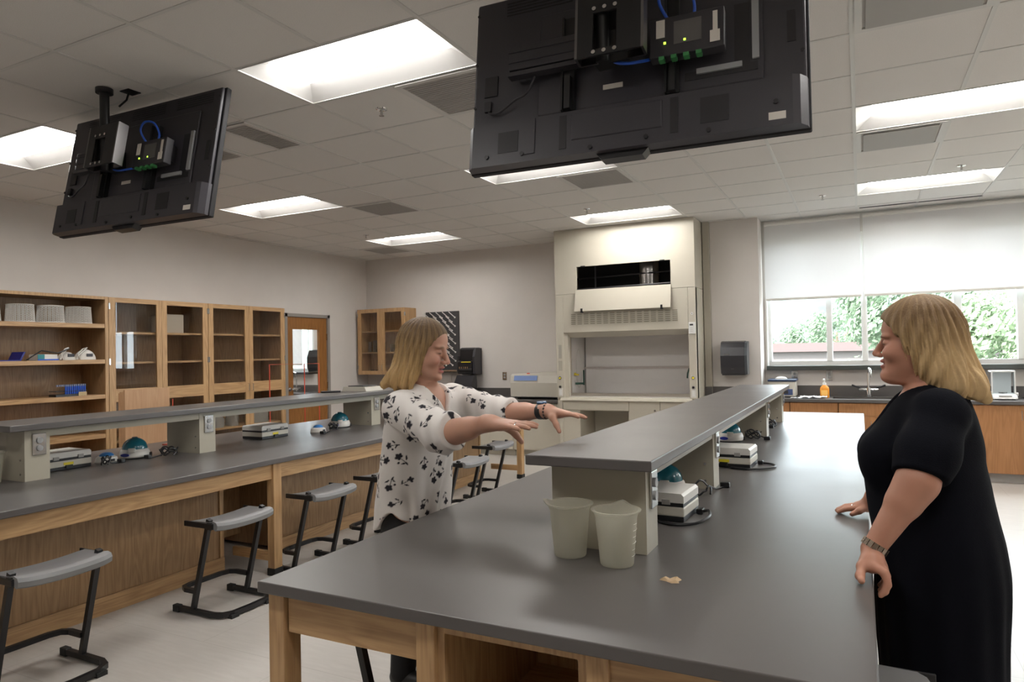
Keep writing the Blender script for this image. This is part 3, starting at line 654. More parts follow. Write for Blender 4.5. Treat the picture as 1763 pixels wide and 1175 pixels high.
t = thing('instrument_box', 'flat white box with teal side and blue edge on the second shelf', 'box', (-7.06, 3.90, z))
part('case', MB().box(-7.14, -6.99, 3.80, 3.985, z, z+.06, .006), white_p, t); part('teal_side', MB().box(-6.991, -6.985, 3.80, 3.86, z+.015, z+.058), mat('teal_print', (.03, .22, .25), .5), t); part('blue_edge', MB().box(-6.991, -6.984, 3.80, 3.99, z+.001, z+.014), blue_m, t)
single('black_cable', MB().tube([(-6.985, 3.70, z+.008), (-6.99, 3.78, z+.06), (-7.0, 3.84, z+.095), (-6.99, 3.90, z+.085), (-6.98, 3.98, z+.07), (-6.99, 4.06, z+.10), (-7.0, 4.10, z+.115)], .006), blackp, 'black cable looped over the boxes on the second shelf', 'cable', (-7.0, 3.9, z), None, True)
z = 1.1055
t = thing('tube_rack', 'rack of dark blue capped tubes on the third shelf', 'tube rack', (-7.06, 4.12, z))
part('rack', MB().box(-7.12, -7.0, 3.97, 4.27, z, z+.022).box(-7.12, -7.0, 3.97, 4.27, z+.05, z+.055), blackp, t)
for k in range(14):
    y = 3.985+k*.0208; tb = part('tube', MB().cyl((-7.01, y, z+.023), (-7.01, y, z+.10), .008, n=10), blue_m if k > 3 else clear_m, t, True); part('cap', MB().cyl((-7.01, y, z+.10), (-7.01, y, z+.118), .009, n=10), mat('tube_cap', (.22, .24, .33), .4) if k == 0 else bpy.data.materials['tube_cap'], tb, True)
part('tag', MB().box(-6.999, -6.994, 4.185, 4.265, z+.001, z+.04), mat('tag_tan', (.45, .36, .2), .6), t)
single('small_carton', MB().box(-7.06, -6.99, 3.38, 3.452, z, z+.07), white_p, 'small pale carton on the third shelf at the photo edge', 'carton', (-7.02, 3.41, z))
# bags and box behind the glass
bag_m = translucent('clear_bag', (.55, .53, .50), .4, .35)
def bag(y, z, wd, h, label):
    m = MB(); n = 14; v = []; f = []
    for k in range(7):
        zz = h*k/6; s = 1-.35*(k/6)**2
        for a in range(n):
            an = 2*PI*a/n; rr = 1+.12*math.sin(5*an+k*1.3)
            v.append((-7.12+.09*s*rr*math.cos(an), y+wd/2*s*rr*math.sin(an), z+zz))
    for k in range(6):
        for a in range(n): f.append((k*n+a, k*n+(a+1) % n, (k+1)*n+(a+1) % n, (k+1)*n+a))
    f += [tuple(range(n))[::-1], tuple(range(6*n, 7*n))]
    single('plastic_bag', m.add(v, f), bag_m, label, 'bag', (-7.12, y, z), 'clear bags in the glass cabinet', True)
bag(5.90, .6005, .26, .20, 'crumpled clear bag low in the cabinet beside the door, leftmost'); bag(6.17, .6005, .14, .24, 'narrow clear bag low in the cabinet beside the door, middle'); bag(6.60, .6005, .28, .26, 'crumpled clear bag low in the cabinet beside the door, right of the door pulls')
single('carton', MB().box(-7.30, -7.06, 5.20, 5.44, 1.7555, 1.97), mat('carton', (.42, .36, .30), .8), 'pale carton on the top shelf of the cabinet with the window reflection', 'carton', (-7.18, 5.32, 1.7555))

# ================================================================ BACK WALL, LEFT PART
ZL = .79
t = thing('back_counter', 'dark worktop along the back wall left of the fume hood', 'counter', (-5.5, 8.9, .75))
part('worktop', MB().box(XL+.004, -3.586, 8.555, YB-.003, ZL-.032, ZL, .003), top_m, t); part('backsplash', MB().box(XL+.004, -3.586, YB-.022, YB-.003, ZL, ZL+.13), top_m, t)
def steel_cab(x0, x1, y0, y1, zt, label, group, doors=2, drawer=True):
    t = thing('steel_cabinet', label, 'cabinet', ((x0+x1)/2, (y0+y1)/2, 0), group)
    part('body', MB().box(x0, x1, y0+.02, y1, .09, zt), beige, t); part('plinth', MB().box(x0, x1, y0+.07, y1, 0, .09), beige2, t)
    z1 = zt-.012
    if drawer:
        d = part('drawer', MB().box(x0+.006, x1-.006, y0, y0+.02, z1-.13, z1, .002), beige, t); part('pull', MB().tube([((x0+x1)/2-.05, y0, z1-.065), ((x0+x1)/2-.05, y0-.025, z1-.065), ((x0+x1)/2+.05, y0-.025, z1-.065), ((x0+x1)/2+.05, y0, z1-.065)], .004, 6), steel, d); z1 -= .136
    wdt = (x1-x0-.009)/doors
    for k in range(doors):
        a = x0+.006+k*wdt; d = part('door', MB().box(a, a+wdt-.003, y0, y0+.02, .10, z1, .002), beige, t)
        xh = a+wdt-.04 if (k == 0 and doors == 2) else a+.035
        part('pull', MB().tube([(xh, y0, z1-.05), (xh, y0-.025, z1-.05), (xh, y0-.025, z1-.14), (xh, y0, z1-.14)], .004, 6), steel, d)
    return t
steel_cab(-4.36, -3.59, 8.60, 9.2, ZL-.033, 'beige steel cabinet under the counter, next to the fume hood', 'beige steel cabinets below the back counter', 1, False)
steel_cab(-5.14, -4.365, 8.60, 9.2, ZL-.033, 'beige steel cabinet below the white centrifuge, seen between the stools', 'beige steel cabinets below the back counter', 2)
# big benchtop centrifuge
t = thing('benchtop_centrifuge', 'large off-white benchtop centrifuge on the counter left of the fume hood', 'centrifuge', (-4.08, 8.95, ZL))
x0, x1, y0, y1 = -4.46, -3.70, 8.74, 9.16
part('body', MB().prism([(y0+.0, ZL+.035), (y1, ZL+.035), (y1, ZL+.35), (y0+.05, ZL+.355), (y0+.015, ZL+.33), (y0-.012, ZL+.23)], 'x', x0, x1), offwhite, t)
part('lid', MB().prism([(y0+.05, ZL+.356), (y1-.01, ZL+.352), (y1-.03, ZL+.375), (y0+.08, ZL+.378)], 'x', x1-.33, x1-.01), offwhite, t)
part('control_panel', MB().prism([(y0+.010, ZL+.328), (y0-.012, ZL+.262), (y0-.018, ZL+.264), (y0+.004, ZL+.332)], 'x', x0+.06, x0+.42), mat('panel_blue', (.16, .25, .52), .4), t)
part('stop_button', MB().cyl((x0+.25, y0+.07, ZL+.352), (x0+.25, y0+.07, ZL+.368), .022, n=20), mat('stop_red', (.8, .10, .05), .4), t)
part('base', MB().box(x0+.05, x1-.02, y0+.03, y1-.02, ZL+.018, ZL+.036), darkg, t)
for x in (x0+.10, x1-.10): part('foot', MB().cyl((x, y0+.07, ZL), (x, y0+.07, ZL+.02), .025), rubber, t); part('foot', MB().cyl((x, y1-.07, ZL), (x, y1-.07, ZL+.02), .025), rubber, t)
def wall_outlet(x, z, label, y=YB):
    t = thing('wall_outlet', label, 'outlet', (x, y, z), 'steel outlets on the back wall')
    part('plate', MB().box(x-.036, x+.036, y-.008, y-.001, z-.06, z+.06, .003), steel, t)
    for q in (-.022, .022): part('socket', MB().cyl((x, y-.012, z+q), (x, y-.007, z+q), .016), mat_sock, t)
wall_outlet(-4.80, 1.10, 'small steel outlet on the wall at the left of the large centrifuge')
# drying rack with pegs
t = thing('drying_rack', 'dark wall board with rows of white drying pegs, behind the blonde woman', 'drying rack', (-5.88, 9.2, 1.17))
x0, x1 = -6.19, -5.58
part('board', MB().box(x0, x1, 9.185, 9.217, 1.17, 2.12, .003), mat('rack_board', (.045, .043, .045), .55), t)
n = 0
for r in range(12):
    for c in range(5 if r % 2 == 0 else 5):
        x = x0+.075+c*.118-(.0 if r % 2 == 0 else .055); z = 2.02-r*.068
        if x < x0+.02: continue
        part('peg', MB().tube([(x, 9.186, z), (x-.02, 9.15, z+.03), (x-.055, 9.09, z+.085)], .0065, 6).cyl((x, 9.186, z), (x, 9.178, z), .014, n=10), white_p, t); n += 1
part('drip_tray', MB().box(x0-.005, x1+.005, 9.10, 9.185, 1.165, 1.175).box(x0-.005, x1+.005, 9.10, 9.105, 1.165, 1.20), steel, t)
part('drain_hose', MB().tube([(-5.70, 9.14, 1.165), (-5.70, 9.15, .95), (-5.71, 9.15, .80)], .006), steel, t)
# open towel dispenser
t = thing('open_towel_dispenser', 'black paper towel dispenser hanging open on the back wall, left of the large centrifuge', 'towel dispenser', (-5.32, 9.1, 1.15))
x0, x1 = -5.505, -5.19
part('housing', MB().box(x0+.03, x1, 9.02, 9.217, 1.13, 1.54, .03), blackp, t); part('side_cover', MB().prism([(9.0, 1.15), (9.21, 1.13), (9.21, 1.53), (9.03, 1.53), (8.985, 1.40)], 'x', x1-.035, x1+.004), darkg, t)
part('roller', MB().cyl((x0+.05, 9.0, 1.20), (x1-.04, 9.0, 1.20), .035), blackm, t, True).__setitem__('label', 'black ribbed roller'); part('mechanism', MB().box(x0+.02, x1-.04, 8.975, 9.05, 1.14, 1.34, .012).box(x0, x0+.04, 9.0, 9.08, 1.15, 1.42, .01), blackp, t)
part('stripe', MB().box(x0+.09, x1-.06, 8.971, 8.976, 1.315, 1.327), yellow_m, t)
m = MB()
for k in range(5): m.box(x0+.05+k*.035, x0+.07+k*.035, 8.968, 8.976, 1.22, 1.25)
part('buttons', m, steel, t)
part('open_cover', MB().prism([(9.06, 1.125), (8.985, 1.12), (8.90, 1.0), (8.83, .86), (8.86, .80), (8.98, .80), (9.07, .95)], 'x', x0-.0, x1-.01), mat('smoked_cover', (.025, .024, .028), .22), t)

# ================================================================ FUME HOOD
hx0, hx1, hy, hb = -3.58, -1.752, 8.36, 9.205
t = thing('fume_hood', 'large beige fume hood reaching the ceiling, with a glass sash and an opened hatch above', 'fume hood', (-2.67, 8.78, 0))
ox0, ox1, oz0, oz1 = -3.272, -2.045, 2.24, 2.55
up = part('upper_enclosure', MB().box(hx0, ox0, hy, hy+.018, 2.202, ZC-.004).box(ox1, hx1, hy, hy+.018, 2.202, ZC-.004).box(ox0, ox1, hy, hy+.018, oz1, ZC-.004).box(ox0, ox1, hy, hy+.018, 2.202, oz0)
  .box(hx0, hx0+.015, hy+.018, hb, 2.202, ZC-.004).box(hx1-.015, hx1, hy+.018, hb, 2.202, ZC-.004), beige, t)
part('side_panel', MB().box(hx0, hx0+.02, hy+.02, hb, .0, 2.198), beige, t); part('side_panel', MB().box(hx1-.02, hx1, hy+.02, hb, 0, 2.198), beige, t)
lw = .095
part('corner_post', MB().box(hx0, hx0+.108, hy, hy+.09, .845, 2.198, .004), beige, t); part('corner_post', MB().box(hx1-.09, hx1, hy, hy+.09, .845, 2.198, .004), beige, t)
part('front_panel', MB().box(hx0+.110, hx1-.092, hy+.002, hy+.02, 1.70, 2.198), beige, t)
part('sash_header', MB().prism([(hy+.002, 1.70), (hy+.10, 1.63), (hy+.115, 1.64), (hy+.02, 1.70)], 'x', hx0+.110, hx1-.092), beige2, t)
m = MB()
for c in range(16):
    for r in range(6):
        x = -3.36+c*.0885; m.box(x, x+.062, hy-.001, hy+.003, 1.80+r*.025, 1.813+r*.025)
part('vent_slots', m, mat('slot_shade', (.30, .28, .22), .6), t)
fl = part('hatch_flap', MB().prism([(hy-.004, oz0+.005), (hy-.02, oz0+.008), (hy-.080, 1.965), (hy-.062, 1.962)], 'x', ox0-.012, ox1+.008), beige, t)
for x in (ox0+.09, ox1-.10): part('latch', MB().box(x-.012, x+.012, hy-.088, hy-.05, 1.945, 2.0), blackp, fl); part('catch', MB().box(x-.03, x+.03, hy-.006, hy+.02, oz1-.004, oz1+.008), blackp, up)
# inside the hatch
part('attic_liner', MB().box(hx0+.016, hx1-.016, hb-.02, hb-.005, 2.0, ZC-.01).box(hx0+.016, hx1-.016, hy+.02, hb-.02, 1.98, 2.0), dark_hole, t)
part('exhaust_duct', MB().cyl((-2.42, 8.78, 2.0), (-2.42, 8.78, 3.03), .14, n=32).cyl((-2.42, 8.78, 2.40), (-2.42, 8.78, 2.43), .147, n=32), steel, t, True)
part('pipe', MB().tube([(-3.1, 8.6, 2.0), (-3.1, 8.6, 3.0)], .012).tube([(-3.5, 8.65, 2.42), (-1.8, 8.65, 2.45)], .010).tube([(-3.5, 8.55, 2.27), (-1.8, 8.55, 2.29)], .010), darkg, t, True)
# working chamber
liner = mat('chamber_liner', (.80, .77, .745), .45)
cx0, cx1 = -3.42, -1.848
part('chamber', MB().box(cx0-.02, cx0, hy+.10, 9.06, .86, 1.75).box(cx1, cx1+.02, hy+.10, 9.06, .86, 1.75).box(cx0, cx1, 9.05, 9.07, .86, 1.75).box(cx0, cx1, hy+.06, 9.05, 1.75, 1.77), liner, t)
part('baffle', MB().box(cx0+.02, cx1-.01, 8.97, 8.98, 1.235, 1.74).box(cx0+.02, cx1-.01, 8.965, 8.975, .875, 1.205), liner, t); part('baffle_rail', MB().box(cx0+.01, cx1-.005, 8.95, 8.965, 1.205, 1.235), mat('baffle_rail', (.58, .52, .49), .35), t)
part('work_surface', MB().box(cx0, cx1, hy+.03, 9.05, .845, .862), mat('work_surface', (.60, .57, .54), .4), t)
part('sash_glass', MB().box(cx0+.01, cx1-.01, hy+.092, hy+.097, .905, 1.70), glass('sash_glass', (.97, .97, .97), .07), t)
part('sash_frame', MB().box(cx0, cx1, hy+.085, hy+.105, .868, .905).box(cx0, cx0+.016, hy+.085, hy+.105, .905, 1.66).box(cx1-.016, cx1, hy+.085, hy+.105, .905, 1.66), mat('sash_frame', (.42, .38, .33), .3, metal=.5), t)
part('airfoil', MB().prism([(hy-.045, .815), (hy-.035, .845), (hy+.085, .858), (hy+.085, .815)], 'x', hx0+.06, hx1-.06), beige, t)
part('jamb_trim', MB().box(hx0+.108, cx0, hy+.02, hy+.10, .845, 1.70), beige, t); part('jamb_trim', MB().box(cx1, hx1-.09, hy+.02, hy+.10, .845, 1.70), beige, t)
part('swan_pipe', MB().tube([(cx0+.006, 8.60, 1.02), (cx0+.06, 8.62, 1.02), (cx0+.12, 8.62, 1.02)], .014).tube([(cx0+.12, 8.62, 1.0), (cx0+.12, 8.62, 1.20)], .010), dgreen, t, True).__setitem__('label', 'dark green gas fitting')
part('swan_pipe', MB().tube([(cx1-.004, 8.62, 1.22), (cx1-.05, 8.60, 1.21), (cx1-.07, 8.60, 1.15), (cx1-.075, 8.60, 1.09)], .010), dgreen, t, True).__setitem__('label', 'dark green hooked spout')
part('yellow_valve', MB().box(cx0+.004, cx0+.07, 8.56, 8.58, 1.13, 1.15).cyl((cx0+.02, 8.57, 1.13), (cx0+.02, 8.57, 1.165), .014), yellow_m, t)
part('access_oval', MB().tube([(cx0+.003, 8.75+.09*math.cos(a), 1.22+.26*math.sin(a)) for a in [2*PI*k/28 for k in range(28)]], .005, 5, True), white_p, t, True)
for x in (hx0+.054, hx1-.045):
    for z, mm in ((1.105, yellow_m), (.99, blackp)):
        k = part('service_knob', MB().cyl((x, hy, z), (x, hy-.022, z), .021, n=16), chrome, t, True); part('knob_index', MB().cyl((x, hy-.022, z), (x, hy-.028, z), .013, n=12), mm, k)
    sw = part('switch_plate', MB().box(x-.030, x+.030, hy-.008, hy, .865, .975, .003), white_p, t)
    part('rocker', MB().box(x-.014, x+.014, hy-.012, hy-.008, .885, .955), white_m, sw)
mo = part('airflow_monitor', MB().box(hx1-.085, hx1-.008, hy-.02, hy, 1.635, 1.775, .004), white_m, t); part('display', MB().box(hx1-.07, hx1-.03, hy-.0215, hy-.019, 1.735, 1.755), darkg, mo)
m = MB()
for k in range(3): m.box(hx1-.066, hx1-.036, hy-.0213, hy-.019, 1.705-k*.02, 1.708-k*.02)
part('print', m, vent_m, mo)
part('round_label', MB().cyl((hx1-.045, hy, 1.88), (hx1-.045, hy-.003, 1.88), .014, n=20), white_m, t); part('label_dot', MB().cyl((hx1-.045, hy-.003, 1.88), (hx1-.045, hy-.005, 1.88), .006, n=12), blackp, t)
lab_m = mat('instruction_label', (.40, .375, .31), .6); part('instruction_label', MB().box(hx0+.03, hx0+.085, hy-.002, hy, 1.20, 1.33).box(hx0+.035, hx0+.08, hy-.002, hy, 1.36, 1.54), lab_m, t)
m = MB()
for k in range(12): m.box(hx0+.038, hx0+.076, hy-.003, hy-.0018, 1.37+k*.0135, 1.374+k*.0135)
part('label_print', m, vent_m, t)
# base of the hood with knee space
hb_ = t = thing('fume_hood_cabinet', 'beige steel base under the fume hood with a knee space and doors', 'cabinet', (-2.67, 8.78, 0))
bz = .814
part('frame', MB().box(hx0+.022, -3.27, hy+.02, hb, 0, bz).box(-3.27, -2.62, hy+.02, hb, .68, bz).box(-2.62, hx1-.022, hy+.02, hb, .09, bz).box(-2.62, hx1-.022, hy+.09, hb, 0, .09).box(-3.27, -2.62, hb-.05, hb-.03, 0, .68), beige, t)
part('apron_panel', MB().box(-3.50, -2.61, hy, hy+.02, .69, bz-.004, .002), beige, t)
for a, b in ((-2.605, -2.215), (-2.21, -1.82)):
    d = part('door', MB().box(a, b, hy, hy+.02, .10, bz-.006, .002), beige, t); part('lock', MB().cyl((b-.06, hy, .70), (b-.06, hy-.012, .70), .012), steel, d)
part('filler', MB().box(-3.26, -2.63, hb-.30, hb-.28, .09, .66), beige2, t)
part('side_filler', MB().box(hx0+.03, -3.505, hy, hy+.018, .1, bz-.006, .002), beige, t); part('plinth', MB().box(hx0+.03, -3.28, hy+.0, hy+.018, 0, .09), beige2, t)

# ================================================================ BACK WALL, WINDOW PART
ZR = .85
t = thing('window_counter', 'long dark worktop with an inset sink below the window', 'counter', (1.7, 8.9, .8))
sx0, sx1, sy0, sy1 = -.30, .46, 8.70, 9.02
part('worktop', MB().box(-1.08, sx0, 8.575, YB-.003, ZR-.034, ZR).box(sx1, XR-.01, 8.575, YB-.003, ZR-.034, ZR).box(sx0, sx1, 8.575, sy0, ZR-.034, ZR).box(sx0, sx1, sy1, YB-.003, ZR-.034, ZR).box(-1.742, -1.08, 8.575, 8.858, ZR-.034, ZR), top_m, t)
part('backsplash', MB().box(-1.08, XR-.01, YB-.022, YB-.003, ZR, ZR+.125).box(-1.742, -1.66, 8.775, 8.798, ZR, ZR+.125).box(-1.66, -1.084, 8.838, 8.858, ZR, ZR+.125), top_m, t)
part('sink_basin', MB().box(sx0, sx1, sy0, sy1, .58, .60).box(sx0-.012, sx0, sy0, sy1, .58, ZR-.035).box(sx1, sx1+.012, sy0, sy1, .58, ZR-.035).box(sx0, sx1, sy0-.012, sy0, .58, ZR-.035).box(sx0, sx1, sy1, sy1+.012, .58, ZR-.035), top_m, t)
def wood_cab(x0, x1, label, drawer=True, doors=2, yf=8.60):
    t = thing('veneer_cabinet', label, 'cabinet', ((x0+x1)/2, 8.9, 0), 'wood veneer cabinets below the window')
    zt = ZR-.035
    part('body', MB().box(x0, x1, yf+.02, 8.67, .10, zt).box(x0, x1, 8.67, YB-.005, .10, .57), red_oak, t); part('plinth', MB().box(x0, x1, yf+.075, YB-.005, 0, .10), vent_m, t)
    z1 = zt-.008
    if drawer:
        n = doors; wd = (x1-x0-.004)/n
        for k in range(n): part('drawer', MB().box(x0+.002+k*wd, x0+k*wd+wd-.001, yf, yf+.019, z1-.14, z1, .0015), red_oak, t)
        z1 -= .143
    wd = (x1-x0-.004)/doors
    for k in range(doors):
        a = x0+.002+k*wd; d = part('door', MB().box(a, a+wd-.003, yf, yf+.019, .105, z1, .0015), red_oak, t)
        xh = a+wd-.045 if k == 0 and doors == 2 else a+.04
        part('pull', MB().tube([(xh, yf, z1-.05), (xh, yf-.024, z1-.05), (xh, yf-.024, z1-.15), (xh, yf, z1-.15)], .004, 6), steel, d)
wood_cab(-1.08, -.75, 'wood veneer cabinet below the window, behind the shelf of the central bench', True, 1); wood_cab(-.745, -.24, 'wood veneer cabinet left of the sink below the window', True, 1); wood_cab(-.235, .50, 'wood veneer sink cabinet behind the end of the central bench', True)
wood_cab(.505, .995, 'wood veneer cabinet hidden behind the woman in black', True, 1); wood_cab(1.0, 1.99, 'wood veneer cabinet under the glass-walled balance at right', False)
wood_cab(1.995, 2.98, 'wood veneer cabinet beyond the right photo edge')
def towel():
    t = thing('towel_dispenser', 'closed dark towel dispenser on the white wall left of the window', 'towel dispenser', (-1.375, 8.74, 1.13))
    x0, x1 = -1.53, -1.22
    part('cover', MB().prism([(8.858, 1.14), (8.69, 1.14), (8.665, 1.22), (8.655, 1.36), (8.675, 1.46), (8.72, 1.525), (8.78, 1.54), (8.858, 1.54)], 'x', x0, x1-.03), mat('smoke_black', (.03, .03, .035), .25), t)
    part('side_cap', MB().prism([(8.858, 1.13), (8.70, 1.13), (8.675, 1.22), (8.668, 1.36), (8.688, 1.455), (8.73, 1.515), (8.79, 1.535), (8.858, 1.535)], 'x', x1-.03, x1), mat('smoke_side', (.07, .08, .09), .3), t)
    part('logo_strip', MB().box(-1.49, -1.42, 8.652, 8.657, 1.375, 1.382), steel, t); part('tear_bar', MB().box(x0+.01, x1-.03, 8.69, 8.80, 1.122, 1.142), blackp, t); part('maker_badge', MB().box(-1.41, -1.375, 8.671, 8.678, 1.20, 1.21), vent_m, t)
towel()
wall_outlet(-.735, 1.095, 'steel outlet under the window sill, nearer the white wall'); wall_outlet(-.345, 1.095, 'steel outlet under the window sill, above the orange soap bottle')
# things on the window counter
t = thing('water_bath', 'off-white water bath with a dark lid rim on the window counter', 'water bath', (-.86, 8.98, ZR))
part('case', MB().box(-1.0, -.70, 8.82, 9.14, ZR+.012, ZR+.19, .006), offwhite, t); part('lid', MB().box(-1.01, -.69, 8.81, 9.15, ZR+.19, ZR+.215, .006), mat('lid_blue', (.03, .05, .11), .35), t); part('lid_knob', MB().ell((-.87, 8.98, ZR+.215), (.07, .05, .03), 16, 6, 0, 1), white_p, t, True)
part('control_strip', MB().box(-.97, -.73, 8.815, 8.821, ZR+.03, ZR+.10), mat('strip_blue', (.06, .09, .2), .4), t); part('display', MB().box(-.89, -.78, 8.812, 8.816, ZR+.045, ZR+.085), darkg, t); part('foot', MB().box(-.99, -.71, 8.83, 9.13, ZR, ZR+.012), blackp, t)
t = thing('soap_bottle', 'orange liquid soap bottle with a clear pump on the window counter', 'bottle', (-.385, 8.86, ZR))
part('bottle', MB().lathe([(.046, 0), (.050, .008), (.050, .10), (.044, .125), (.022, .145), (.018, .15)], (0, 0, 0), 24).xf(Matrix.Translation((-.385, 8.86, ZR)) @ Matrix.Scale(.75, 4, (0, 1, 0))), mat('orange_soap', (.85, .32, .03), .2), t, True)
part('pump', MB().cyl((-.385, 8.86, ZR+.15), (-.385, 8.86, ZR+.175), .019, n=16).cyl((-.385, 8.86, ZR+.175), (-.385, 8.86, ZR+.205), .007).tube([(-.385, 8.86, ZR+.205), (-.385, 8.86, ZR+.215), (-.40, 8.83, ZR+.212)], .009), white_m, t, True)
part('bottle_label', MB().box(-.42, -.35, 8.8195, 8.8225, ZR+.03, ZR+.09), mat('orange_label', (.9, .50, .12), .5), t)
t = thing('faucet', 'chrome gooseneck lab faucet behind the sink', 'faucet', (.075, 9.07, ZR))
fx, fy = .075, 9.06
part('spout', MB().tube([(fx, fy, ZR), (fx, fy, ZR+.27), (fx, fy-.015, ZR+.315), (fx+.01, fy-.05, ZR+.335), (fx+.02, fy-.09, ZR+.325), (fx+.025, fy-.11, ZR+.29), (fx+.025, fy-.11, ZR+.235)], [.013, .013, .013, .012, .012, .012, .010], 12), chrome, t, True)
part('valve_body', MB().cyl((fx-.10, fy, ZR+.085), (fx+.10, fy, ZR+.085), .020, n=16).cyl((fx, fy, ZR), (fx, fy, ZR+.11), .026, n=20).cyl((fx, fy, ZR), (fx, fy, ZR+.008), .04, n=24), chrome, t, True)
for s in (-1, 1): part('lever', MB().cyl((fx+s*.09, fy, ZR+.08), (fx+s*.09, fy, ZR+.11), .014).tube([(fx+s*.09, fy, ZR+.11), (fx+s*.13, fy-.02, ZR+.122), (fx+s*.175, fy-.03, ZR+.14)], [.012, .010, .012], 8), blackp, t, True)
paper = mat('paper_white', (.75, .75, .75), .8)
def crumple(x, y, w_, d_, h_, lab):
    m = MB(); n = 8; v = [(x+w_*(a/n-.5)+random.uniform(-.006, .006), y+d_*(b/n-.5), ZR+.003+abs(h_*math.sin(a*1.1+b*.6)*random.uniform(.5, 1))) for b in range(n+1) for a in range(n+1)]
    f = [(b*(n+1)+a, b*(n+1)+a+1, (b+1)*(n+1)+a+1, (b+1)*(n+1)+a) for b in range(n) for a in range(n)]
    o = single('paper_towel', m.add(v, f), paper, lab, 'paper', (x, y, ZR), 'papers by the sink'); md = o.modifiers.new('thick', 'SOLIDIFY'); md.thickness = .002
crumple(-.50, 8.72, .28, .14, .035, 'crumpled white paper towel on the counter below the soap bottle'); crumple(-.68, 8.70, .12, .08, .012, 'small flat white paper left of the crumpled paper towel')
# analytical balance with a glass draft shield
t = thing('analytical_balance', 'white analytical balance in a glass box on the window counter at right', 'balance', (1.35, 8.92, ZR))
bx0, bx1, by0, by1 = 1.245, 1.455, 8.80, 9.10
part('base', MB().prism([(by0-.03, ZR+.012), (by1, ZR+.012), (by1, ZR+.06), (by0+.10, ZR+.06), (by0-.02, ZR+.03)], 'x', bx0, bx1), white_m, t)
part('keypad', MB().box(bx0+.05, bx1-.05, by0-.015, by0+.03, ZR+.035, ZR+.045), vent_m, t)
part('shield_pane', MB().box(bx0, bx0+.004, by0+.09, by1, ZR+.06, ZR+.29).box(bx1-.004, bx1, by0+.09, by1, ZR+.06, ZR+.29).box(bx0, bx1, by0+.09, by0+.094, ZR+.06, ZR+.29), acrylic, t)
part('shield_frame', MB().box(bx0-.002, bx1+.002, by0+.085, by1, ZR+.29, ZR+.305).box(bx0-.002, bx0+.01, by0+.086, by0+.096, ZR+.06, ZR+.29).box(bx1-.01, bx1+.002, by0+.086, by0+.096, ZR+.06, ZR+.29), white_m, t)
part('back_housing', MB().box(bx0+.02, bx1-.02, by1-.09, by1-.005, ZR+.06, ZR+.285, .005), white_m, t); part('pan', MB().cyl((1.35, by0+.15, ZR+.06), (1.35, by0+.15, ZR+.075), .04), steel, t)
for x in (bx0+.03, bx1-.03): part('foot', MB().cyl((x, by0+.02, ZR), (x, by0+.02, ZR+.014), .016), blackp, t); part('foot', MB().cyl((x, by1-.03, ZR), (x, by1-.03, ZR+.014), .016), blackp, t)
part('level_knob', MB().cyl((bx1, 8.95, ZR+.05), (bx1+.03, 8.95, ZR+.05), .022), white_m, t)
part('power_cord', MB().tube([(bx0+.02, by1-.01, ZR+.03), (bx0-.02, by1+.02, ZR+.06), (bx0-.05, by1+.02, ZR+.09), (bx0-.10, by1, ZR+.04), (bx0-.2, by1, ZR+.008)], .005), white_m, t, True)

# ================================================================ APPARATUS ON THE BENCHES
def scale_box():
    t = thing('portable_scale', 'scale', 'scale', (0, 0, 0), 'white lidded scales on the benches')
    P = lambda n, mb, m, p=t, s=False: part(n, mb, m, p, s, world=False)
    P('base', MB().box(-.143, .143, -.113, .113, .0, .024, .004), blackp); P('body', MB().box(-.145, .145, -.115, .115, .020, .058, .006), offwhite)
    P('gasket', MB().box(-.142, .142, -.112, .112, .058, .074), blackp)
    ld = P('lid', MB().prism([(-.144, .072), (.144, .072), (.144, .100), (.134, .110), (-.134, .110), (-.144, .100)], 'y', -.112, .112), white_p)
    for x in (-.075, .075): P('latch', MB().box(x-.016, x+.016, -.121, -.110, .066, .086), vent_m, ld)
    P('yellow_label', MB().box(-.03, .03, -.1165, -.1145, .030, .046), yellow_m); P('connector', MB().box(-.02, .02, -.128, -.11, .012, .030), blackp)
    return t
sc = scale_box(); sc.location = (-4.53, 2.575, ZT+.0005); sc.rotation_euler = (0, 0, PI/2); sc['label'] = 'white lidded scale on the left bench beside the first riser'
dup(sc, (-4.49, 4.235, ZT+.0005), 'white lidded scale on the left bench between its second and third risers', rz=PI/2)
dup(sc, (-.765, 2.80, ZT+.0005), 'white lidded scale behind the near riser of the central bench', rz=-.04)
dup(sc, (-.70, 4.13, ZT+.0005), 'white lidded scale behind the second riser of the central bench', rz=-.04)
def mini_centrifuge():
    t = thing('mini_centrifuge', 'mini', 'centrifuge', (0, 0, 0), 'teal-domed mini centrifuges')
    P = lambda n, mb, m, p=t, s=True: part(n, mb, m, p, s, world=False)
    b = P('base', MB().lathe([(.080, .004), (.094, .012), (.097, .03), (.088, .058), (.078, .066)], (0, 0, 0), 32), white_p)
    P('dome', MB().ell((0, 0, .062), (.080, .080, .078), 32, 12, 0, 1), teal_dome).__setitem__('label', 'teal see-through dome lid')
    P('hub', MB().cyl((0, 0, .138), (0, 0, .143), .018), mat('hub', (.02, .10, .14), .3)); P('front_catch', MB().box(-.022, .022, -.098, -.07, .045, .075, .005), white_p)
    P('badge', MB().prism([(.030*math.cos(2*PI*k/20), .030+.011*math.sin(2*PI*k/20)) for k in range(20)], 'y', -.1005, -.092).xf(Matrix.Rotation(-.45, 4, 'Z')), navy_logo, b, False)
    P('foot_ring', MB().cyl((0, 0, 0), (0, 0, .006), .085, n=28), blackp); P('socket', MB().box(.07, .105, -.02, .02, .01, .035, .003), blackp)
    return t
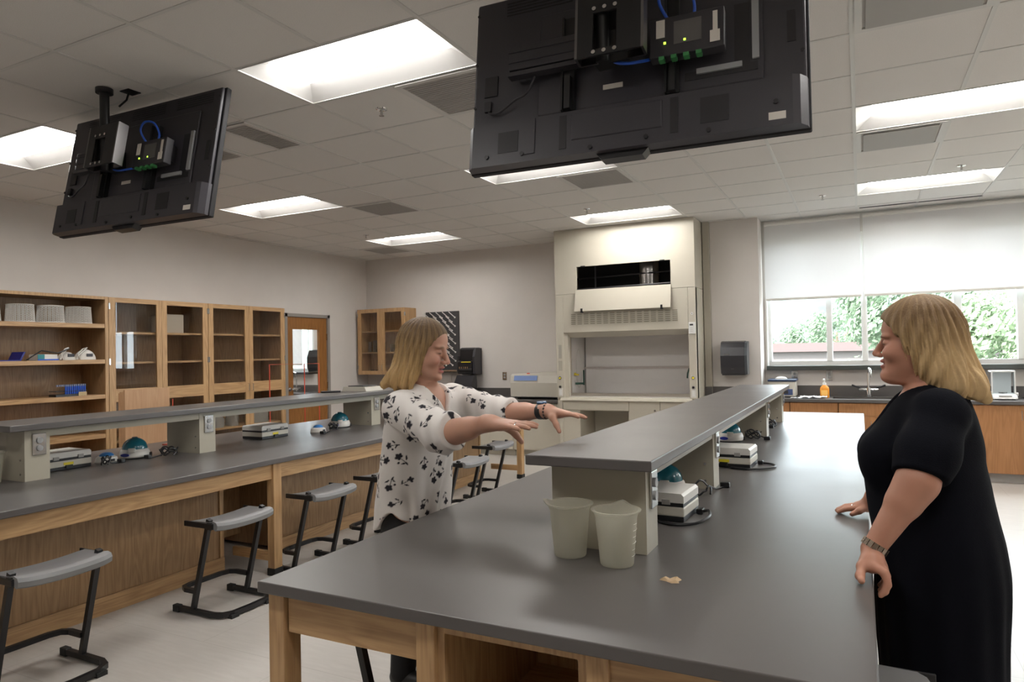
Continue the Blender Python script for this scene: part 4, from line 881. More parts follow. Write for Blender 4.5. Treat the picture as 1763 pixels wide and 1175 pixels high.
mc = mini_centrifuge(); mc.location = (-4.475, 3.055, ZT+.0005); mc.rotation_euler = (0, 0, .75); mc['label'] = 'teal-domed mini centrifuge on the left bench, before the second riser'
dup(mc, (-4.40, 5.06, ZT+.0005), 'teal-domed mini centrifuge on the left bench beside the white blouse', rz=.75)
dup(mc, (-.83, 3.20, ZT+.0005), 'teal-domed mini centrifuge on the central bench behind the nearest white scale', rz=.2)
dup(mc, (-.86, 5.16, ZT+.0005), 'teal-domed mini centrifuge far along the central bench, before the third riser', rz=.2)
def vortexer(x, y, label):
    t = thing('vortex_mixer', label, 'mixer', (x, y, ZT+.0005), 'small mixers with blue caps')
    z = ZT+.0005
    part('base', MB().lathe([(.062, 0), (.068, .010), (.062, .035), (.048, .045)], (x, y, z), 28), white_p, t, True); part('cap', MB().ell((x, y, z+.043), (.044, .044, .026), 24, 8, 0, 1), blue_cap, t, True)
    part('foot_ring', MB().cyl((x, y, z), (x, y, z+.006), .069, n=28), vent_m, t); part('switch', MB().box(x+.058, x+.07, y-.012, y+.012, z+.014, z+.028), darkg, t)
vortexer(-4.46, 2.845, 'small white mixer with a blue cap, next to the nearest scale on the left bench'); vortexer(-4.30, 4.66, 'small white mixer with a blue cap, right of the farther scale on the left bench')
def coil(name, cx, cy, r, n, label, tail=None, z0=ZT, adapt=False):
    rnd = random.Random(int(cx*1000+cy*77)); pts = []
    for k in range(n*14):
        a = 2*PI*k/14; q = r*(1+.25*math.sin(k*.37+cx)); h = .008+abs(.05*math.sin(a*.5+k*.09))*(1 if k % 3 else .7)
        pts.append((cx+q*.75*math.cos(a), cy+q*math.sin(a)*.9, z0+h))
    if tail: pts += [(p[0], p[1], z0+.006) for p in tail]
    t = thing(name, label, 'cable', (cx, cy, z0), 'black power cords on the benches')
    part('cord', MB().tube(pts, .0048, 6, sm=2), blackp, t, True)
    e = tail[-1] if tail else (cx+r, cy)
    part('plug', MB().box(e[0]-.022, e[0]+.022, e[1]-.016, e[1]+.016, z0+.001, z0+.026, .004), blackp, t)
coil('power_cord', -4.33, 3.20, .06, 3, 'black cord bundle in front of the second riser of the left bench', [(-4.34, 3.10), (-4.345, 3.06)])
coil('power_cord', -4.34, 2.76, .03, 2, 'black cord and plug between the nearest scale and the small mixer', [(-4.36, 2.82), (-4.36, 2.88)])
coil('power_cord', -4.31, 4.86, .045, 3, 'black cord bundle beside the farther blue-capped mixer', [(-4.19, 4.66), (-4.165, 4.57)])
coil('power_cord', -.72, 5.36, .065, 3, 'black cord bundle beside the far teal dome of the central bench', [(-.62, 5.30)])
coil('power_cord', -.69, 6.20, .055, 3, 'black cord bundle between the two farthest risers of the central bench', [(-.68, 6.08)])
coil('power_cord', -.66, 3.22, .05, 1, 'black cord behind the nearest teal dome of the central bench', [(-.63, 3.36), (-.60, 3.44)])
def loop_cord(pts, label):
    t = thing('power_cord', label, 'cable', pts[0], 'black power cords on the benches'); part('cord', MB().tube(pts, .006, 8, sm=4), blackp, t, True); e = pts[-1]; part('plug', MB().box(e[0]-.014, e[0]+.014, e[1]-.02, e[1]+.02, ZT+.001, ZT+.022, .004), blackp, t)
z = ZT+.007
loop_cord([(-.74, 2.66, z), (-.66, 2.62, z), (-.58, 2.66, z), (-.545, 2.75, z+.01), (-.56, 2.83, z+.015), (-.60, 2.86, z)], 'black cord curling around the nearest scale of the central bench')
loop_cord([(-.66, 3.98, z), (-.56, 3.96, z), (-.48, 4.02, z), (-.44, 4.10, z), (-.47, 4.18, z), (-.53, 4.20, z)], 'black cord curling out from the farther scale of the central bench')
# beakers and scrap
def beaker(x, y, label, rz=0):
    t = thing('plastic_beaker', label, 'beaker', (x, y, ZT), 'frosted plastic beakers')
    m = MB(); n = 40; v = []; f = []
    prof = [(.050, .002), (.0525, .006), (.0655, .150), (.070, .166), (.078, .170), (.079, .174), (.0685, .1735), (.063, .150), (.050, .008), (.001, .006)]
    for r, zz in prof:
        for k in range(n):
            a = 2*PI*k/n; sp = math.exp(-((a-PI)/.28)**2) if zz > .15 else 0
            v.append((r*math.cos(a)*(1+.12*sp), r*math.sin(a), zz+.012*sp))
    q = len(prof)
    for i in range(q-1):
        for k in range(n): f.append((i*n+k, i*n+(k+1) % n, (i+1)*n+(k+1) % n, (i+1)*n+k))
    f.append(tuple(range(n))[::-1])
    part('cup', m.add(v, f).xf(Matrix.Rotation(rz, 4, 'Z')), beaker_m, t, True, world=False)
    m = MB()
    for k in range(6): m.tube([((.0535+.013*(.03+.02*k)/.144)*math.cos(a+rz), (.0535+.013*(.03+.02*k)/.144)*math.sin(a+rz), .035+.02*k) for a in [1.2+.08*q for q in range(6 if k % 2 else 10)]], .0006, 4)
    part('graduation', m, white_p, t, world=False)
    return t
beaker(-.872, 2.12, 'frosted plastic beaker at the near riser of the central bench, left of the pair', .3); beaker(-.700, 2.085, 'frosted plastic beaker at the near riser of the central bench, right of the pair', -1.5)
beaker(-4.335, 2.10, 'frosted plastic beaker on the left bench cut by the photo edge')
v = []; f = []
for k in range(9):
    a = 2*PI*k/9; r = .028*(.7+.5*abs(math.sin(k*2.1))); v.append((-.508+r*math.cos(a)*1.1, 2.0+r*math.sin(a)*.8, ZT+.001)); v.append((-.508+r*.6*math.cos(a), 2.0+r*.6*math.sin(a), ZT+.007+.004*math.sin(k*1.7)))
for k in range(9): f.append((2*k, 2*((k+1) % 9), 2*((k+1) % 9)+1, 2*k+1))
f.append(tuple(2*k+1 for k in range(9))); f.append(tuple(2*k for k in range(9))[::-1])
single('paper_scrap', MB().add(v, f), mat('tan_scrap', (.50, .36, .22), .8), 'small tan scrap lying on the central bench right of the beakers', 'scrap', (-.508, 2.0, ZT))
# items on the shelf of the left bench
t = thing('flat_scale', 'flat grey scale with a black top on the far end of the left bench shelf', 'scale', (-4.40, 5.41, 1.105))
part('body', MB().prism([(-4.55, 1.1065), (-4.25, 1.1065), (-4.27, 1.145), (-4.53, 1.150)], 'y', 5.27, 5.53), offwhite, t); part('pan', MB().box(-4.50, -4.31, 5.30, 5.50, 1.150, 1.158, .003), blackp, t)
t = thing('marker', 'black marker lying on the left bench shelf before the flat scale', 'marker', (-4.53, 5.05, 1.105))
part('barrel', MB().cyl((-4.57, 5.0, 1.1145), (-4.47, 5.08, 1.1145), .009), blackp, t, True); part('cap', MB().cyl((-4.47, 5.08, 1.1145), (-4.43, 5.112, 1.1145), .0095), darkg, t, True)

# ================================================================ OUTSIDE
grd = mat('outside_ground', (.075, .08, .06), .95, noise=.2, nscale=.4)
o = part('ground', MB().box(-90, 90, 9.8, 160, -4.2, -4.0), grd); o['kind'] = 'structure'
# distant wooded hill
v = []; f = []; nx, ny = 80, 16
for b in range(ny+1):
    for a in range(nx+1):
        x = -120+240*a/nx; y = 95+60*b/ny
        h = -4+(17+5*math.sin(a*.21)+3*math.sin(a*.53+1))*math.sin(min(1, b/9)*PI/2)+1.2*random.random()
        v.append((x, y, h))
for b in range(ny):
    for a in range(nx): f.append((b*(nx+1)+a, b*(nx+1)+a+1, (b+1)*(nx+1)+a+1, (b+1)*(nx+1)+a))
o = part('hill', MB().add(v, f), mat('hill_woods', (.050, .062, .058), .95, noise=.35, nscale=.35), None, True); o['kind'] = 'structure'
t = thing('distant_building', 'pale low building with a reddish roof edge beyond the window', 'building', (-2, 55, -4))
part('walls', MB().box(-16, 9, 52, 62, -4, 1.1), mat('pale_wall', (.10, .085, .08), .9), t); part('roof', MB().box(-16.4, 9.4, 51.5, 62.5, 1.1, 1.7), mat('roof_red', (.075, .050, .048), .9), t)
m = MB()
for k in range(9): m.box(-15+k*2.6, -13.6+k*2.6, 51.95, 52.05, -1.2, .3)
part('windows', m, mat('far_window', (.2, .22, .25), .2), t)
bark = mat('bark', (.12, .085, .06), .9)
leafm = translucent('leaf', (.24, .30, .19), .3); leafm2 = translucent('leaf_dark', (.17, .22, .15), .3)
def tree(x, y, zc, rx, rz, n, lm, label, seed, ls=.16):
    rnd = random.Random(seed); t = thing('leafy_tree', label, 'tree', (x, y, -4), 'trees beyond the window')
    part('trunk', MB().tube([(x, y, -4), (x+.1, y, -2), (x, y, zc)], [.22, .18, .08], 8).tube([(x, y, zc-1), (x+rx*.5, y, zc+.3)], [.08, .03], 6).tube([(x, y, zc-1), (x-rx*.5, y+.2, zc+.2)], [.08, .03], 6), bark, t, True)
    cl = []
    for k in range(34):
        a = rnd.uniform(0, 2*PI); u = rnd.uniform(-.8, 1); q = math.sqrt(max(.05, 1-u*u)); cl.append((x+rx*.72*q*math.cos(a), y+rx*.72*q*math.sin(a), zc+rz*.75*u, rnd.uniform(.25, .42)*rx))
    v = []; f = []
    for k in range(n):
        c = cl[rnd.randrange(len(cl))]; d = Vector((rnd.gauss(0, 1), rnd.gauss(0, 1), rnd.gauss(0, 1))).normalized(); r = c[3]*rnd.uniform(.55, 1.05)
        p = Vector(c[:3])+d*r; nrm = (d+Vector((rnd.uniform(-.7, .7), rnd.uniform(-.7, .7), rnd.uniform(-.2, .9)))).normalized(); a = nrm.orthogonal().normalized(); b = nrm.cross(a); s = ls*rnd.uniform(.6, 1.2); o = len(v)
        v += [p-a*s, p+b*s*.5, p+a*s, p-b*s*.5]; f.append((o, o+1, o+2, o+3))
    o = part('leaves', MB().add(v, f), lm, t); o['kind'] = 'stuff'
tree(3.1, 21, .6, 2.1, 2.2, 11000, leafm, 'bright green tree beyond the window right of the blonde woman in black', 1, .10)
tree(1.9, 30, 3.0, 2.6, 3.4, 9000, leafm2, 'darker tall tree rising behind the bright green tree', 2, .14); tree(7.3, 27, 2.3, 2.6, 3.6, 9000, leafm2, 'darker tree at the right end of the window', 3, .14)
tree(.1, 23.5, -.9, 1.9, 1.9, 8000, leafm, 'low round tree between the window mullions, left of the profile of the woman in black', 4, .10)
for k, (x, y) in enumerate(((-10, 74), (-5, 82), (-2, 74), (2.5, 81), (5.5, 73), (-13, 82), (9, 80))): tree(x, y, 1.6+(k % 3)*.6, 2.9, 2.6, 2500, leafm2, 'small pale tree on the slope far beyond the window, %s' % ('first from the left', 'second from the left', 'third from the left', 'fourth from the left', 'sixth from the left', 'hidden behind the window frame', 'behind the low round tree')[k], 10+k, .22)

# ================================================================ PEOPLE (blended distance-field surfaces)
def _dense(z, a, n=160):
    z = np.asarray(z, float); a = np.asarray(a, float); m = np.zeros(len(z))
    d = np.diff(a)/np.diff(z); m[1:-1] = np.where(d[:-1]*d[1:] > 0, 2*d[:-1]*d[1:]/(d[:-1]+d[1:]+1e-12), 0); m[0], m[-1] = d[0], d[-1]
    q = np.linspace(z[0], z[-1], n); i = np.clip(np.searchsorted(z, q)-1, 0, len(z)-2); h = z[i+1]-z[i]; t = (q-z[i])/h
    return q, (2*t**3-3*t*t+1)*a[i]+(t**3-2*t*t+t)*h*m[i]+(-2*t**3+3*t*t)*a[i+1]+(t**3-t*t)*h*m[i+1]
class SDF:
    def __init__(s): s.p = []; s.O = np.zeros(3); s.Rm = np.eye(3); s.sc = 1.
    def frame(s, o, Rm, sc=1.): s.O = np.asarray(o, float); s.Rm = np.asarray(Rm, float); s.sc = sc; return s
    def world(s): return s.frame((0, 0, 0), np.eye(3))
    def _add(s, fn, c, r, k, op):
        O, Rm, sc = s.O, s.Rm, s.sc
        s.p.append((lambda P: fn(((P-O) @ Rm)/sc)*sc, O+Rm @ (np.asarray(c, float)*sc), r*sc, k, op)); return s
    def cap(s, a, b, ra, rb=None, k=.01, op='u'):
        a, b = np.asarray(a, float), np.asarray(b, float); rb = ra if rb is None else rb; ab = b-a; L2 = max(ab @ ab, 1e-12)
        def fn(P):
            t = np.clip((P-a) @ ab/L2, 0, 1); return np.linalg.norm(P-a-t[:, None]*ab, axis=1)-(ra+(rb-ra)*t)
        return s._add(fn, (a+b)/2, math.sqrt(L2)/2+max(ra, rb), k, op)
    def chain(s, pts, rs, k=.01):
        for (a, b), (ra, rb) in zip(zip(pts[:-1], pts[1:]), zip(rs[:-1], rs[1:])): s.cap(a, b, ra, rb, k)
        return s
    def ell(s, c, r, k=.01, op='u'):
        c, r = np.asarray(c, float), np.asarray(r, float)
        def fn(P):
            q = (P-c)/r; k0 = np.linalg.norm(q, axis=1); k1 = np.linalg.norm(q/r, axis=1)+1e-9; return k0*(k0-1)/k1
        return s._add(fn, c, r.max(), k, op)
    def loft(s, z, cx, a, b, cy=None, k=.01, op='u', e=2.0):
        cy = [0]*len(z) if cy is None else cy; q, X = _dense(z, cx); _, A = _dense(z, a); _, B = _dense(z, b); _, Y = _dense(z, cy); z0, z1 = z[0], z[-1]
        def fn(P):
            w = P[:, 2]; aa = np.interp(w, q, A); bb = np.interp(w, q, B)
            u = np.abs((P[:, 0]-np.interp(w, q, X))/aa); v = np.abs((P[:, 1]-np.interp(w, q, Y))/bb)
            rr = (u**e+v**e)**(1/e); g = np.sqrt((u/aa)**2+(v/bb)**2)/np.maximum(np.sqrt(u*u+v*v), 1e-6)
            d = (rr-1)/np.maximum(g, 1e-6); return np.maximum(d, np.maximum(w-z1, z0-w))
        c = (np.mean(cx), np.mean(cy), (z0+z1)/2); r = math.sqrt(((z1-z0)/2)**2+(max(a)+np.ptp(cx))**2+(max(b)+np.ptp(cy))**2)
        return s._add(fn, c, r, k, op)
    def func(s, fn, c, r, k, op): return s._add(fn, c, r, k, op)
    def eval(s, P, c=None, h=0):
        d = np.full(len(P), .5)
        for fn, pc, pr, k, op in s.p:
            if c is not None and np.linalg.norm(pc-c)-pr > h+k+.01: 
                if op == 'i': d = np.maximum(d, .05)
                continue
            q = fn(P)
            if op == 'u':
                t = np.clip(.5+.5*(d-q)/k, 0, 1); d = d*(1-t)+q*t-k*t*(1-t)
            elif op == 's':
                t = np.clip(.5-.5*(d+q)/k, 0, 1); d = d*(1-t)-q*t+k*t*(1-t)
            else: d = np.maximum(d, q)
        return d
def surface(S, vox, disp=None):
    lo = np.min([c-r for _, c, r, _, op in S.p if op == 'u'], axis=0)-.02; hi = np.max([c+r for _, c, r, _, op in S.p if op == 'u'], axis=0)+.02
    N = 16; nb = np.ceil((hi-lo)/(vox*N)).astype(int); hd = vox*N*.87
    base = np.stack(np.meshgrid(*[np.arange(N+1)]*3, indexing='ij'), -1).reshape(-1, 3)
    keys = []; pts = []; quads = []; KM = 1 << 20
    def key(a): return (a[:, 0]*KM+a[:, 1])*KM+a[:, 2]
    ctr = [(p[1], p[2]) for p in S.p if p[4] == 'u']; C = np.array([c for c, r in ctr]); RR = np.array([r for c, r in ctr])
    for bx in range(nb[0]):
        for by in range(nb[1]):
            for bz in range(nb[2]):
                b0 = np.array([bx, by, bz])*N; c = lo+(b0+N/2)*vox
                if np.all(np.linalg.norm(C-c, axis=1)-RR > hd): continue
                dc = S.eval(c[None], c, hd)[0]
                if abs(dc) > hd*1.6+.012 and abs(dc) < .49: continue
                g = base+b0; P = lo+g*vox; d = S.eval(P, c, hd)
                if disp is not None: d = d-disp(P)
                if d.min() > 0 or d.max() <= 0: continue
                D = d.reshape(N+1, N+1, N+1)
                for ax in range(3):
                    sl0 = [slice(0, N)]*3; sl1 = [slice(0, N)]*3; sl1[ax] = slice(1, N+1)
                    A, B = D[tuple(sl0)], D[tuple(sl1)]; ii = np.argwhere((A <= 0) != (B <= 0))
                    if not len(ii): continue
                    av = A[tuple(ii.T)]; bv = B[tuple(ii.T)]; t = av/(av-bv); e = np.zeros(3); e[ax] = 1
                    gp = ii+b0; p = lo+(gp+t[:, None]*e)*vox; o1, o2 = [q for q in range(3) if q != ax]
                    cells = []
                    for da, db in ((0, 0), (-1, 0), (-1, -1), (0, -1)):
                        cc = gp.copy(); cc[:, o1] += da; cc[:, o2] += db; cells.append(key(cc+1))
                    Q = np.stack(cells, 1); flip = (av <= 0) if ax != 1 else (av > 0); Q[~flip] = Q[~flip][:, ::-1]
                    keys.append(Q); pts.append(p)
    Q = np.concatenate(keys); p = np.concatenate(pts)
    u, inv = np.unique(Q.ravel(), return_inverse=True); inv = inv.reshape(-1, 4)
    V = np.zeros((len(u), 3)); cnt = np.zeros(len(u))
    for k in range(4): np.add.at(V, inv[:, k], p); np.add.at(cnt, inv[:, k], 1)
    V /= cnt[:, None]
    return V, inv
def relax(V, F, n=2):
    e = np.concatenate([F[:, [0, 1]], F[:, [1, 2]], F[:, [2, 3]], F[:, [3, 0]]])
    for _ in range(n):
        W = np.zeros_like(V); c = np.zeros(len(V)); np.add.at(W, e[:, 0], V[e[:, 1]]); np.add.at(W, e[:, 1], V[e[:, 0]]); np.add.at(c, e[:, 0], 1); np.add.at(c, e[:, 1], 1)
        V = .5*V+.5*W/np.maximum(c, 1)[:, None]
    return V
def sdf_obj(name, S, vox, m, parent, color=None, disp=None, rel=1):
    V, F = surface(S, vox, disp); V = relax(V, F, rel)
    L = np.array(parent.location); me = bpy.data.meshes.new(name)
    me.vertices.add(len(V)); me.vertices.foreach_set('co', (V-L).ravel().astype(np.float32))
    me.loops.add(F.size); me.loops.foreach_set('vertex_index', F.ravel().astype(np.int32))
    me.polygons.add(len(F)); me.polygons.foreach_set('loop_start', np.arange(0, F.size, 4, dtype=np.int32)); me.polygons.foreach_set('loop_total', np.full(len(F), 4, dtype=np.int32))
    me.update(calc_edges=True); me.validate(); me.polygons.foreach_set('use_smooth', [True]*len(me.polygons)); me.materials.append(m)
    if color is not None:
        at = me.color_attributes.new('Col', 'FLOAT_COLOR', 'POINT'); c = np.ones((len(V), 4), np.float32); c[:, :3] = color(V); at.data.foreach_set('color', c.ravel())
    o = bpy.data.objects.new(name, me); col.objects.link(o); o.parent = parent
    return o
def rotm(yaw, pitch=0, roll=0):
    """columns: forward, left, up; yaw about z, positive pitch looks down"""
    cy, sy, cp, sp, cr, sr = math.cos(yaw), math.sin(yaw), math.cos(pitch), math.sin(pitch), math.cos(roll), math.sin(roll)
    return np.array([[cy, -sy, 0], [sy, cy, 0], [0, 0, 1]]) @ np.array([[cp, 0, sp], [0, 1, 0], [-sp, 0, cp]]) @ np.array([[1, 0, 0], [0, cr, -sr], [0, sr, cr]])
def head(S, o, Rm, sc, full=1.0, mouth=.004):
    S.frame(o, Rm, sc)
    z = [-.120, -.108, -.090, -.065, -.04, -.015, .01, .04, .068, .088, .099, .105]
    fr = [.060, .080, .084, .084, .083, .081, .083, .088, .081, .060, .034, .004]; bk = [.015, -.005, -.028, -.050, -.072, -.086, -.093, -.095, -.088, -.070, -.044, -.010]
    hw = [.018, .034, .046, .054, .061, .066, .070, .071, .066, .052, .032, .006]
    hw = [h*(full if zz < 0 else 1) for h, zz in zip(hw, z)]
    S.loft(z, [(f+b)/2 for f, b in zip(fr, bk)], [(f-b)/2 for f, b in zip(fr, bk)], hw, k=.012, e=2.15)
    for s in (-1, 1):
        S.ell((.074, s*.030, .018), (.016, .024, .008), .012); S.ell((.058, s*.041*full, -.036), (.030, .022, .024), .02)
        S.ell((.092, s*.031, -.001), (.014, .016, .0085), .012, 's'); S.ell((.0715, s*.031, -.003), (.0135, .0150, .0125), .004)
        S.ell((-.008, s*.072, -.012), (.018, .008, .030), .006)
    S.chain([(.080, 0, .012), (.094, 0, -.016), (.106, 0, -.036)], [.0075, .009, .0115], .010)
    for s in (-1, 1): S.ell((.094, s*.0125, -.042), (.011, .008, .008), .006)
    S.ell((.0865, 0, -.062), (.010, .021, .0065), .006); S.ell((.0855, 0, -.079), (.0105, .019, .0075), .006); S.ell((.078, 0, -.105), (.015, .020, .013), .014)
    S.ell((.100, 0, -.0705), (.016, .018, mouth), .003, 's')
    return S.world()
def head_paint(V, C, o, Rm, sc, lip, brow):
    q = ((V-np.asarray(o)) @ Rm)/sc; x, y, z = q.T; ay = np.abs(y)
    def blend(w, c): 
        w = np.clip(w, 0, 1)[:, None]; C[:] = C*(1-w)+np.array(c)*w
    near = (np.abs(x) < .13) & (ay < .09) & (np.abs(z) < .13)
    blend(near*.35*np.exp(-((ay-.043)/.020)**2-((z+.036)/.018)**2)*(x > .04), (.62, .20, .15)); blend(near*.3*np.exp(-(y/.014)**2-((z+.038)/.012)**2)*(x > .09), (.60, .20, .15))
    blend(near*1.3*np.exp(-(y/.019)**4-((z+.0705)/.0120)**4)*(x > .072), lip); blend(near*1.4*np.exp(-(y/.016)**4-((z+.0705)/.0035)**2)*(x > .070), (.09, .02, .02))
    blend(near*1.1*np.exp(-((ay-.032)/.018)**4-((z-.020+.25*(ay-.032)**2/.02)/.0042)**2)*(x > .05), brow)
    blend(near*1.2*np.exp(-((ay-.031)/.0135)**4-((z+.0065)/.0026)**2)*(x > .06), (.05, .03, .025)); blend(near*.35*np.exp(-((ay-.031)/.016)**2-((z-.006)/.004)**2)*(x > .06), (.33, .16, .11))
    return C
def hand_flat(S, w, d, n, side, sc=1., curl=.0, droop=.055, spread=1.):
    """w wrist, d finger direction, n palm normal, side thumb side (+1: d x n)"""
    d = np.asarray(d, float); d /= np.linalg.norm(d); n = np.asarray(n, float); n -= d*(n @ d); n /= np.linalg.norm(n); t = np.cross(d, n)*side; w = np.asarray(w, float)
    P = lambda a, b, c: w+(d*a+t*b+n*c)*sc
    S.cap(P(-.02, 0, 0), P(.015, 0, 0), .027*sc, .025*sc, .015)
    for off, l1, L in ((.027, .086, .070), (.009, .090, .080), (-.010, .087, .074), (-.027, .080, .058)):
        S.cap(P(.012, off*.6, .0), P(l1, off, .0), .0155*sc, .0115*sc, .012)
        a = P(l1, off, .0); dd = off*.55*spread; b = P(l1+L*.45, off+dd*.5, -L*.02+curl*.01); c = P(l1+L*.78, off+dd*.8, .0+curl*.03); e = P(l1+L, off+dd, L*.05+curl*.05)
        S.chain([a, b, c, e], [.0095*sc, .0085*sc, .0078*sc, .0066*sc], .003)
    S.chain([P(.018, .018, .006), P(.045, .036, .020), P(.070, .046, .020+droop*.5), P(.088, .050, .018+droop)], [.017*sc, .0135*sc, .0105*sc, .0085*sc], .010)
    S.ell(P(.045, .0, .006), (.030, .030, .016), .015)
    return S
skin_m = attr_mat('skin', .48, .4, sss=.12); hair_m = attr_mat('hair', .55, .3, bump=.55, nscale=60, stretch=(5, 5, .45))
blouse_m = attr_mat('printed_blouse', .75, .2, bump=.15, nscale=40); knit = mat('black_knit', (.005, .0055, .0085), .9, spec=.08, bump=.5, nscale=260)
trouser = mat('black_trousers', (.008, .008, .009), .8); shoe_m = mat('shoe_black', (.012, .011, .011), .4)
def hair_disp(o, Rm, f=34, amp=.0035):
    o = np.asarray(o, float)
    def fn(P):
        q = (P-o) @ Rm; a = np.arctan2(q[:, 1], q[:, 0]+.02); z = q[:, 2]
        return .006*np.sin(19*a+1)*np.clip((-.11-z)/.04, 0, 1)+amp*(np.sin(f*a+6*np.sin(9*z+2*a))+.6*np.sin(2.3*f*a+5*np.sin(14*z)))*np.clip((.14-z)/.08, .15, 1)*np.clip((.085-q[:, 0])/.07, .12, 1)
    return fn
def hair_color(o, Rm, root, tip, z0, z1, part_c=None):
    o = np.asarray(o, float)
    def fn(V):
        q = (V-o) @ Rm; a = np.arctan2(q[:, 1], q[:, 0]+.02); w = np.clip((z0-q[:, 2])/(z0-z1), 0, 1)
        w = np.clip(w+.13*np.sin(23*a+4*np.sin(11*q[:, 2]))+.09*np.sin(61*a+2)+.08*np.sin(97*a+3*np.sin(15*q[:, 2])), 0, 1)[:, None]
        C = np.array(root)*(1-w)+np.array(tip)*w
        if part_c is not None:
            g = np.exp(-((q[:, 1]-part_c)/.004)**2)*(q[:, 2] > .10)*(q[:, 0] > -.02); C = C*(1-.5*g[:, None])+np.array((.45, .28, .2))*.5*g[:, None]
        return C
    return fn

# ---------------------------------------------------------------- woman in the printed white blouse
pl = thing('person', 'woman in a white blouse with black flowers, arms stretched out over the central bench', 'person', (-1.80, 2.57, 0))
SK = (.50, .275, .195)
hO, hR, hS = (-1.628, 2.405, 1.479), rotm(.20, .20), 1.04
Rsh, Rel, Rwr = (-1.655, 2.275, 1.235), (-1.375, 2.17, 1.165), (-1.145, 2.086, 1.212)
Lsh, Lel, Lwr = (-1.640, 2.635, 1.245), (-1.375, 2.618, 1.195), (-1.135, 2.549, 1.214)
TZ = [.62, .80, 1.0, 1.15, 1.26, 1.32]; TX = [-1.82, -1.80, -1.755, -1.695, -1.665, -1.655]; TY = [2.585, 2.57, 2.525, 2.475, 2.455, 2.44]
S = SDF(); head(S, hO, hR, hS, 1.08, .005)
S.cap((-1.655, 2.435, 1.28), (-1.640, 2.412, 1.42), .056, .052, .03)
S.loft(TZ, TX, [.115, .115, .105, .115, .085, .055], [.165, .17, .140, .155, .165, .075], TY, .03)
S.chain([Rsh, Rel, Rwr], [.050, .044, .028], .02); S.cap(np.array(Rel)+(.05, -.02, .0), np.array(Rel)+(.12, -.05, .02), .044, .040, .02)
S.chain([Lsh, Lel, Lwr], [.050, .042, .027], .02); S.cap(np.array(Lel)+(.05, -.012, .0), np.array(Lel)+(.12, -.03, .01), .041, .038, .02)
hand_flat(S, Rwr, (.98, -.10, -.03), (0, .10, -1), 1, 1.03, droop=.05); hand_flat(S, Lwr, (.985, -.09, -.10), (0, -.12, -1), -1, 1.03, droop=.05)
for y, x in ((2.475, -1.79), (2.665, -1.81)):
    S.chain([(x+.0, y+.01, .78), (x+.01, y, .45), (x-.03, y, .09)], [.085, .060, .040], .03); S.cap((x-.03, y, .05), (x+.11, y-.01, .04), .035, .028, .02)
def col_l(V):
    C = np.tile(np.array(SK), (len(V), 1)); return head_paint(V, C, hO, hR, hS, (.42, .11, .10), (.20, .11, .06))
bl = sdf_obj('body', S, .0036, skin_m, pl, col_l)
# blouse with rolled sleeves, V neck and curved hem
B = SDF(); B.loft([.66, .72, .80, .92, 1.05, 1.16, 1.245, 1.30, 1.335], [-1.825, -1.82, -1.812, -1.785, -1.745, -1.70, -1.672, -1.66, -1.655], [.150, .150, .148, .146, .140, .142, .115, .085, .058], [.215, .213, .205, .196, .186, .190, .192, .135, .075], [2.585, 2.58, 2.57, 2.545, 2.515, 2.48, 2.46, 2.45, 2.445], .03)
B.chain([Rsh, np.array(Rel)+(-.02, 0, -.005), np.array(Rel)+(.03, -.012, .005)], [.080, .072, .066], .035); B.cap(np.array(Rel)+(.002, -.004, -.002), np.array(Rel)+(.035, -.014, .004), .070, .067, .008)
B.chain([Lsh, np.array(Lel)+(-.02, 0, 0), np.array(Lel)+(.035, -.008, .003)], [.078, .066, .058], .035); B.cap(np.array(Lel)+(.0, 0, .0), np.array(Lel)+(.045, -.010, .003), .062, .060, .008)
def hemf(P): return P[:, 2]-(.688+.10*np.exp(-((P[:, 0]+1.80)/.060)**2)*(P[:, 1] < 2.56)+.02*np.clip((P[:, 0]+1.80)/.1, 0, 1))
B.func(lambda P: hemf(P), (-1.8, 2.57, .6), .5, .004, 's')
def vneck(P):
    yc = 2.45; w = (P[:, 2]-1.185)*.50
    return np.maximum.reduce([np.abs(P[:, 1]-yc)-w, 1.185-P[:, 2], -1.655-P[:, 0]])*.8
B.func(vneck, (-1.60, 2.45, 1.30), .22, .006, 's')
B.cap((-1.655, 2.44, 1.29), (-1.63, 2.43, 1.40), .062, .06, .006, 's')
def seg_end(e, d, r=.30):
    e, d = np.asarray(e, float), np.asarray(d, float); d = d/np.linalg.norm(d)
    return lambda P: np.where(np.linalg.norm(P-e, axis=1) < r, -((P-e) @ d), 1.)
Rc = np.array(Rel)+(.040, -.016, .004); Lc = np.array(Lel)+(.055, -.012, .003)
B.func(seg_end(Rc, (.23, -.085, .045), .14), Rc, .16, .004, 's'); B.func(seg_end(Lc, (.24, -.07, .02), .14), Lc, .16, .004, 's')
def blouse_disp(P):
    x, y, z = P.T; a = np.arctan2(y-2.53, x+1.76)
    low = np.clip((1.12-z)/.3, 0, 1)*np.clip((-1.55-x)/.06, 0, 1)
    f = .007*low*(np.sin(7*a+2.5*z)+.5*np.sin(13*a-5*z)); arm = np.clip((x+1.62)/.08, 0, 1)
    return f+.0035*arm*np.sin(95*x+30*z+20*y)+.002*np.sin(38*x+21*z)*np.sin(27*y-19*z)
rnd = random.Random(5)
motifs = []                                   # (surface u, v, angle, size, kind)
for a in range(-1, 12):
    for b in range(0, 9):
        motifs.append(((a+.5*(b % 2))*.095+rnd.uniform(-.022, .022), b*.088+rnd.uniform(-.02, .02), rnd.uniform(0, 6.28), rnd.uniform(.85, 1.15), rnd.randrange(3)))
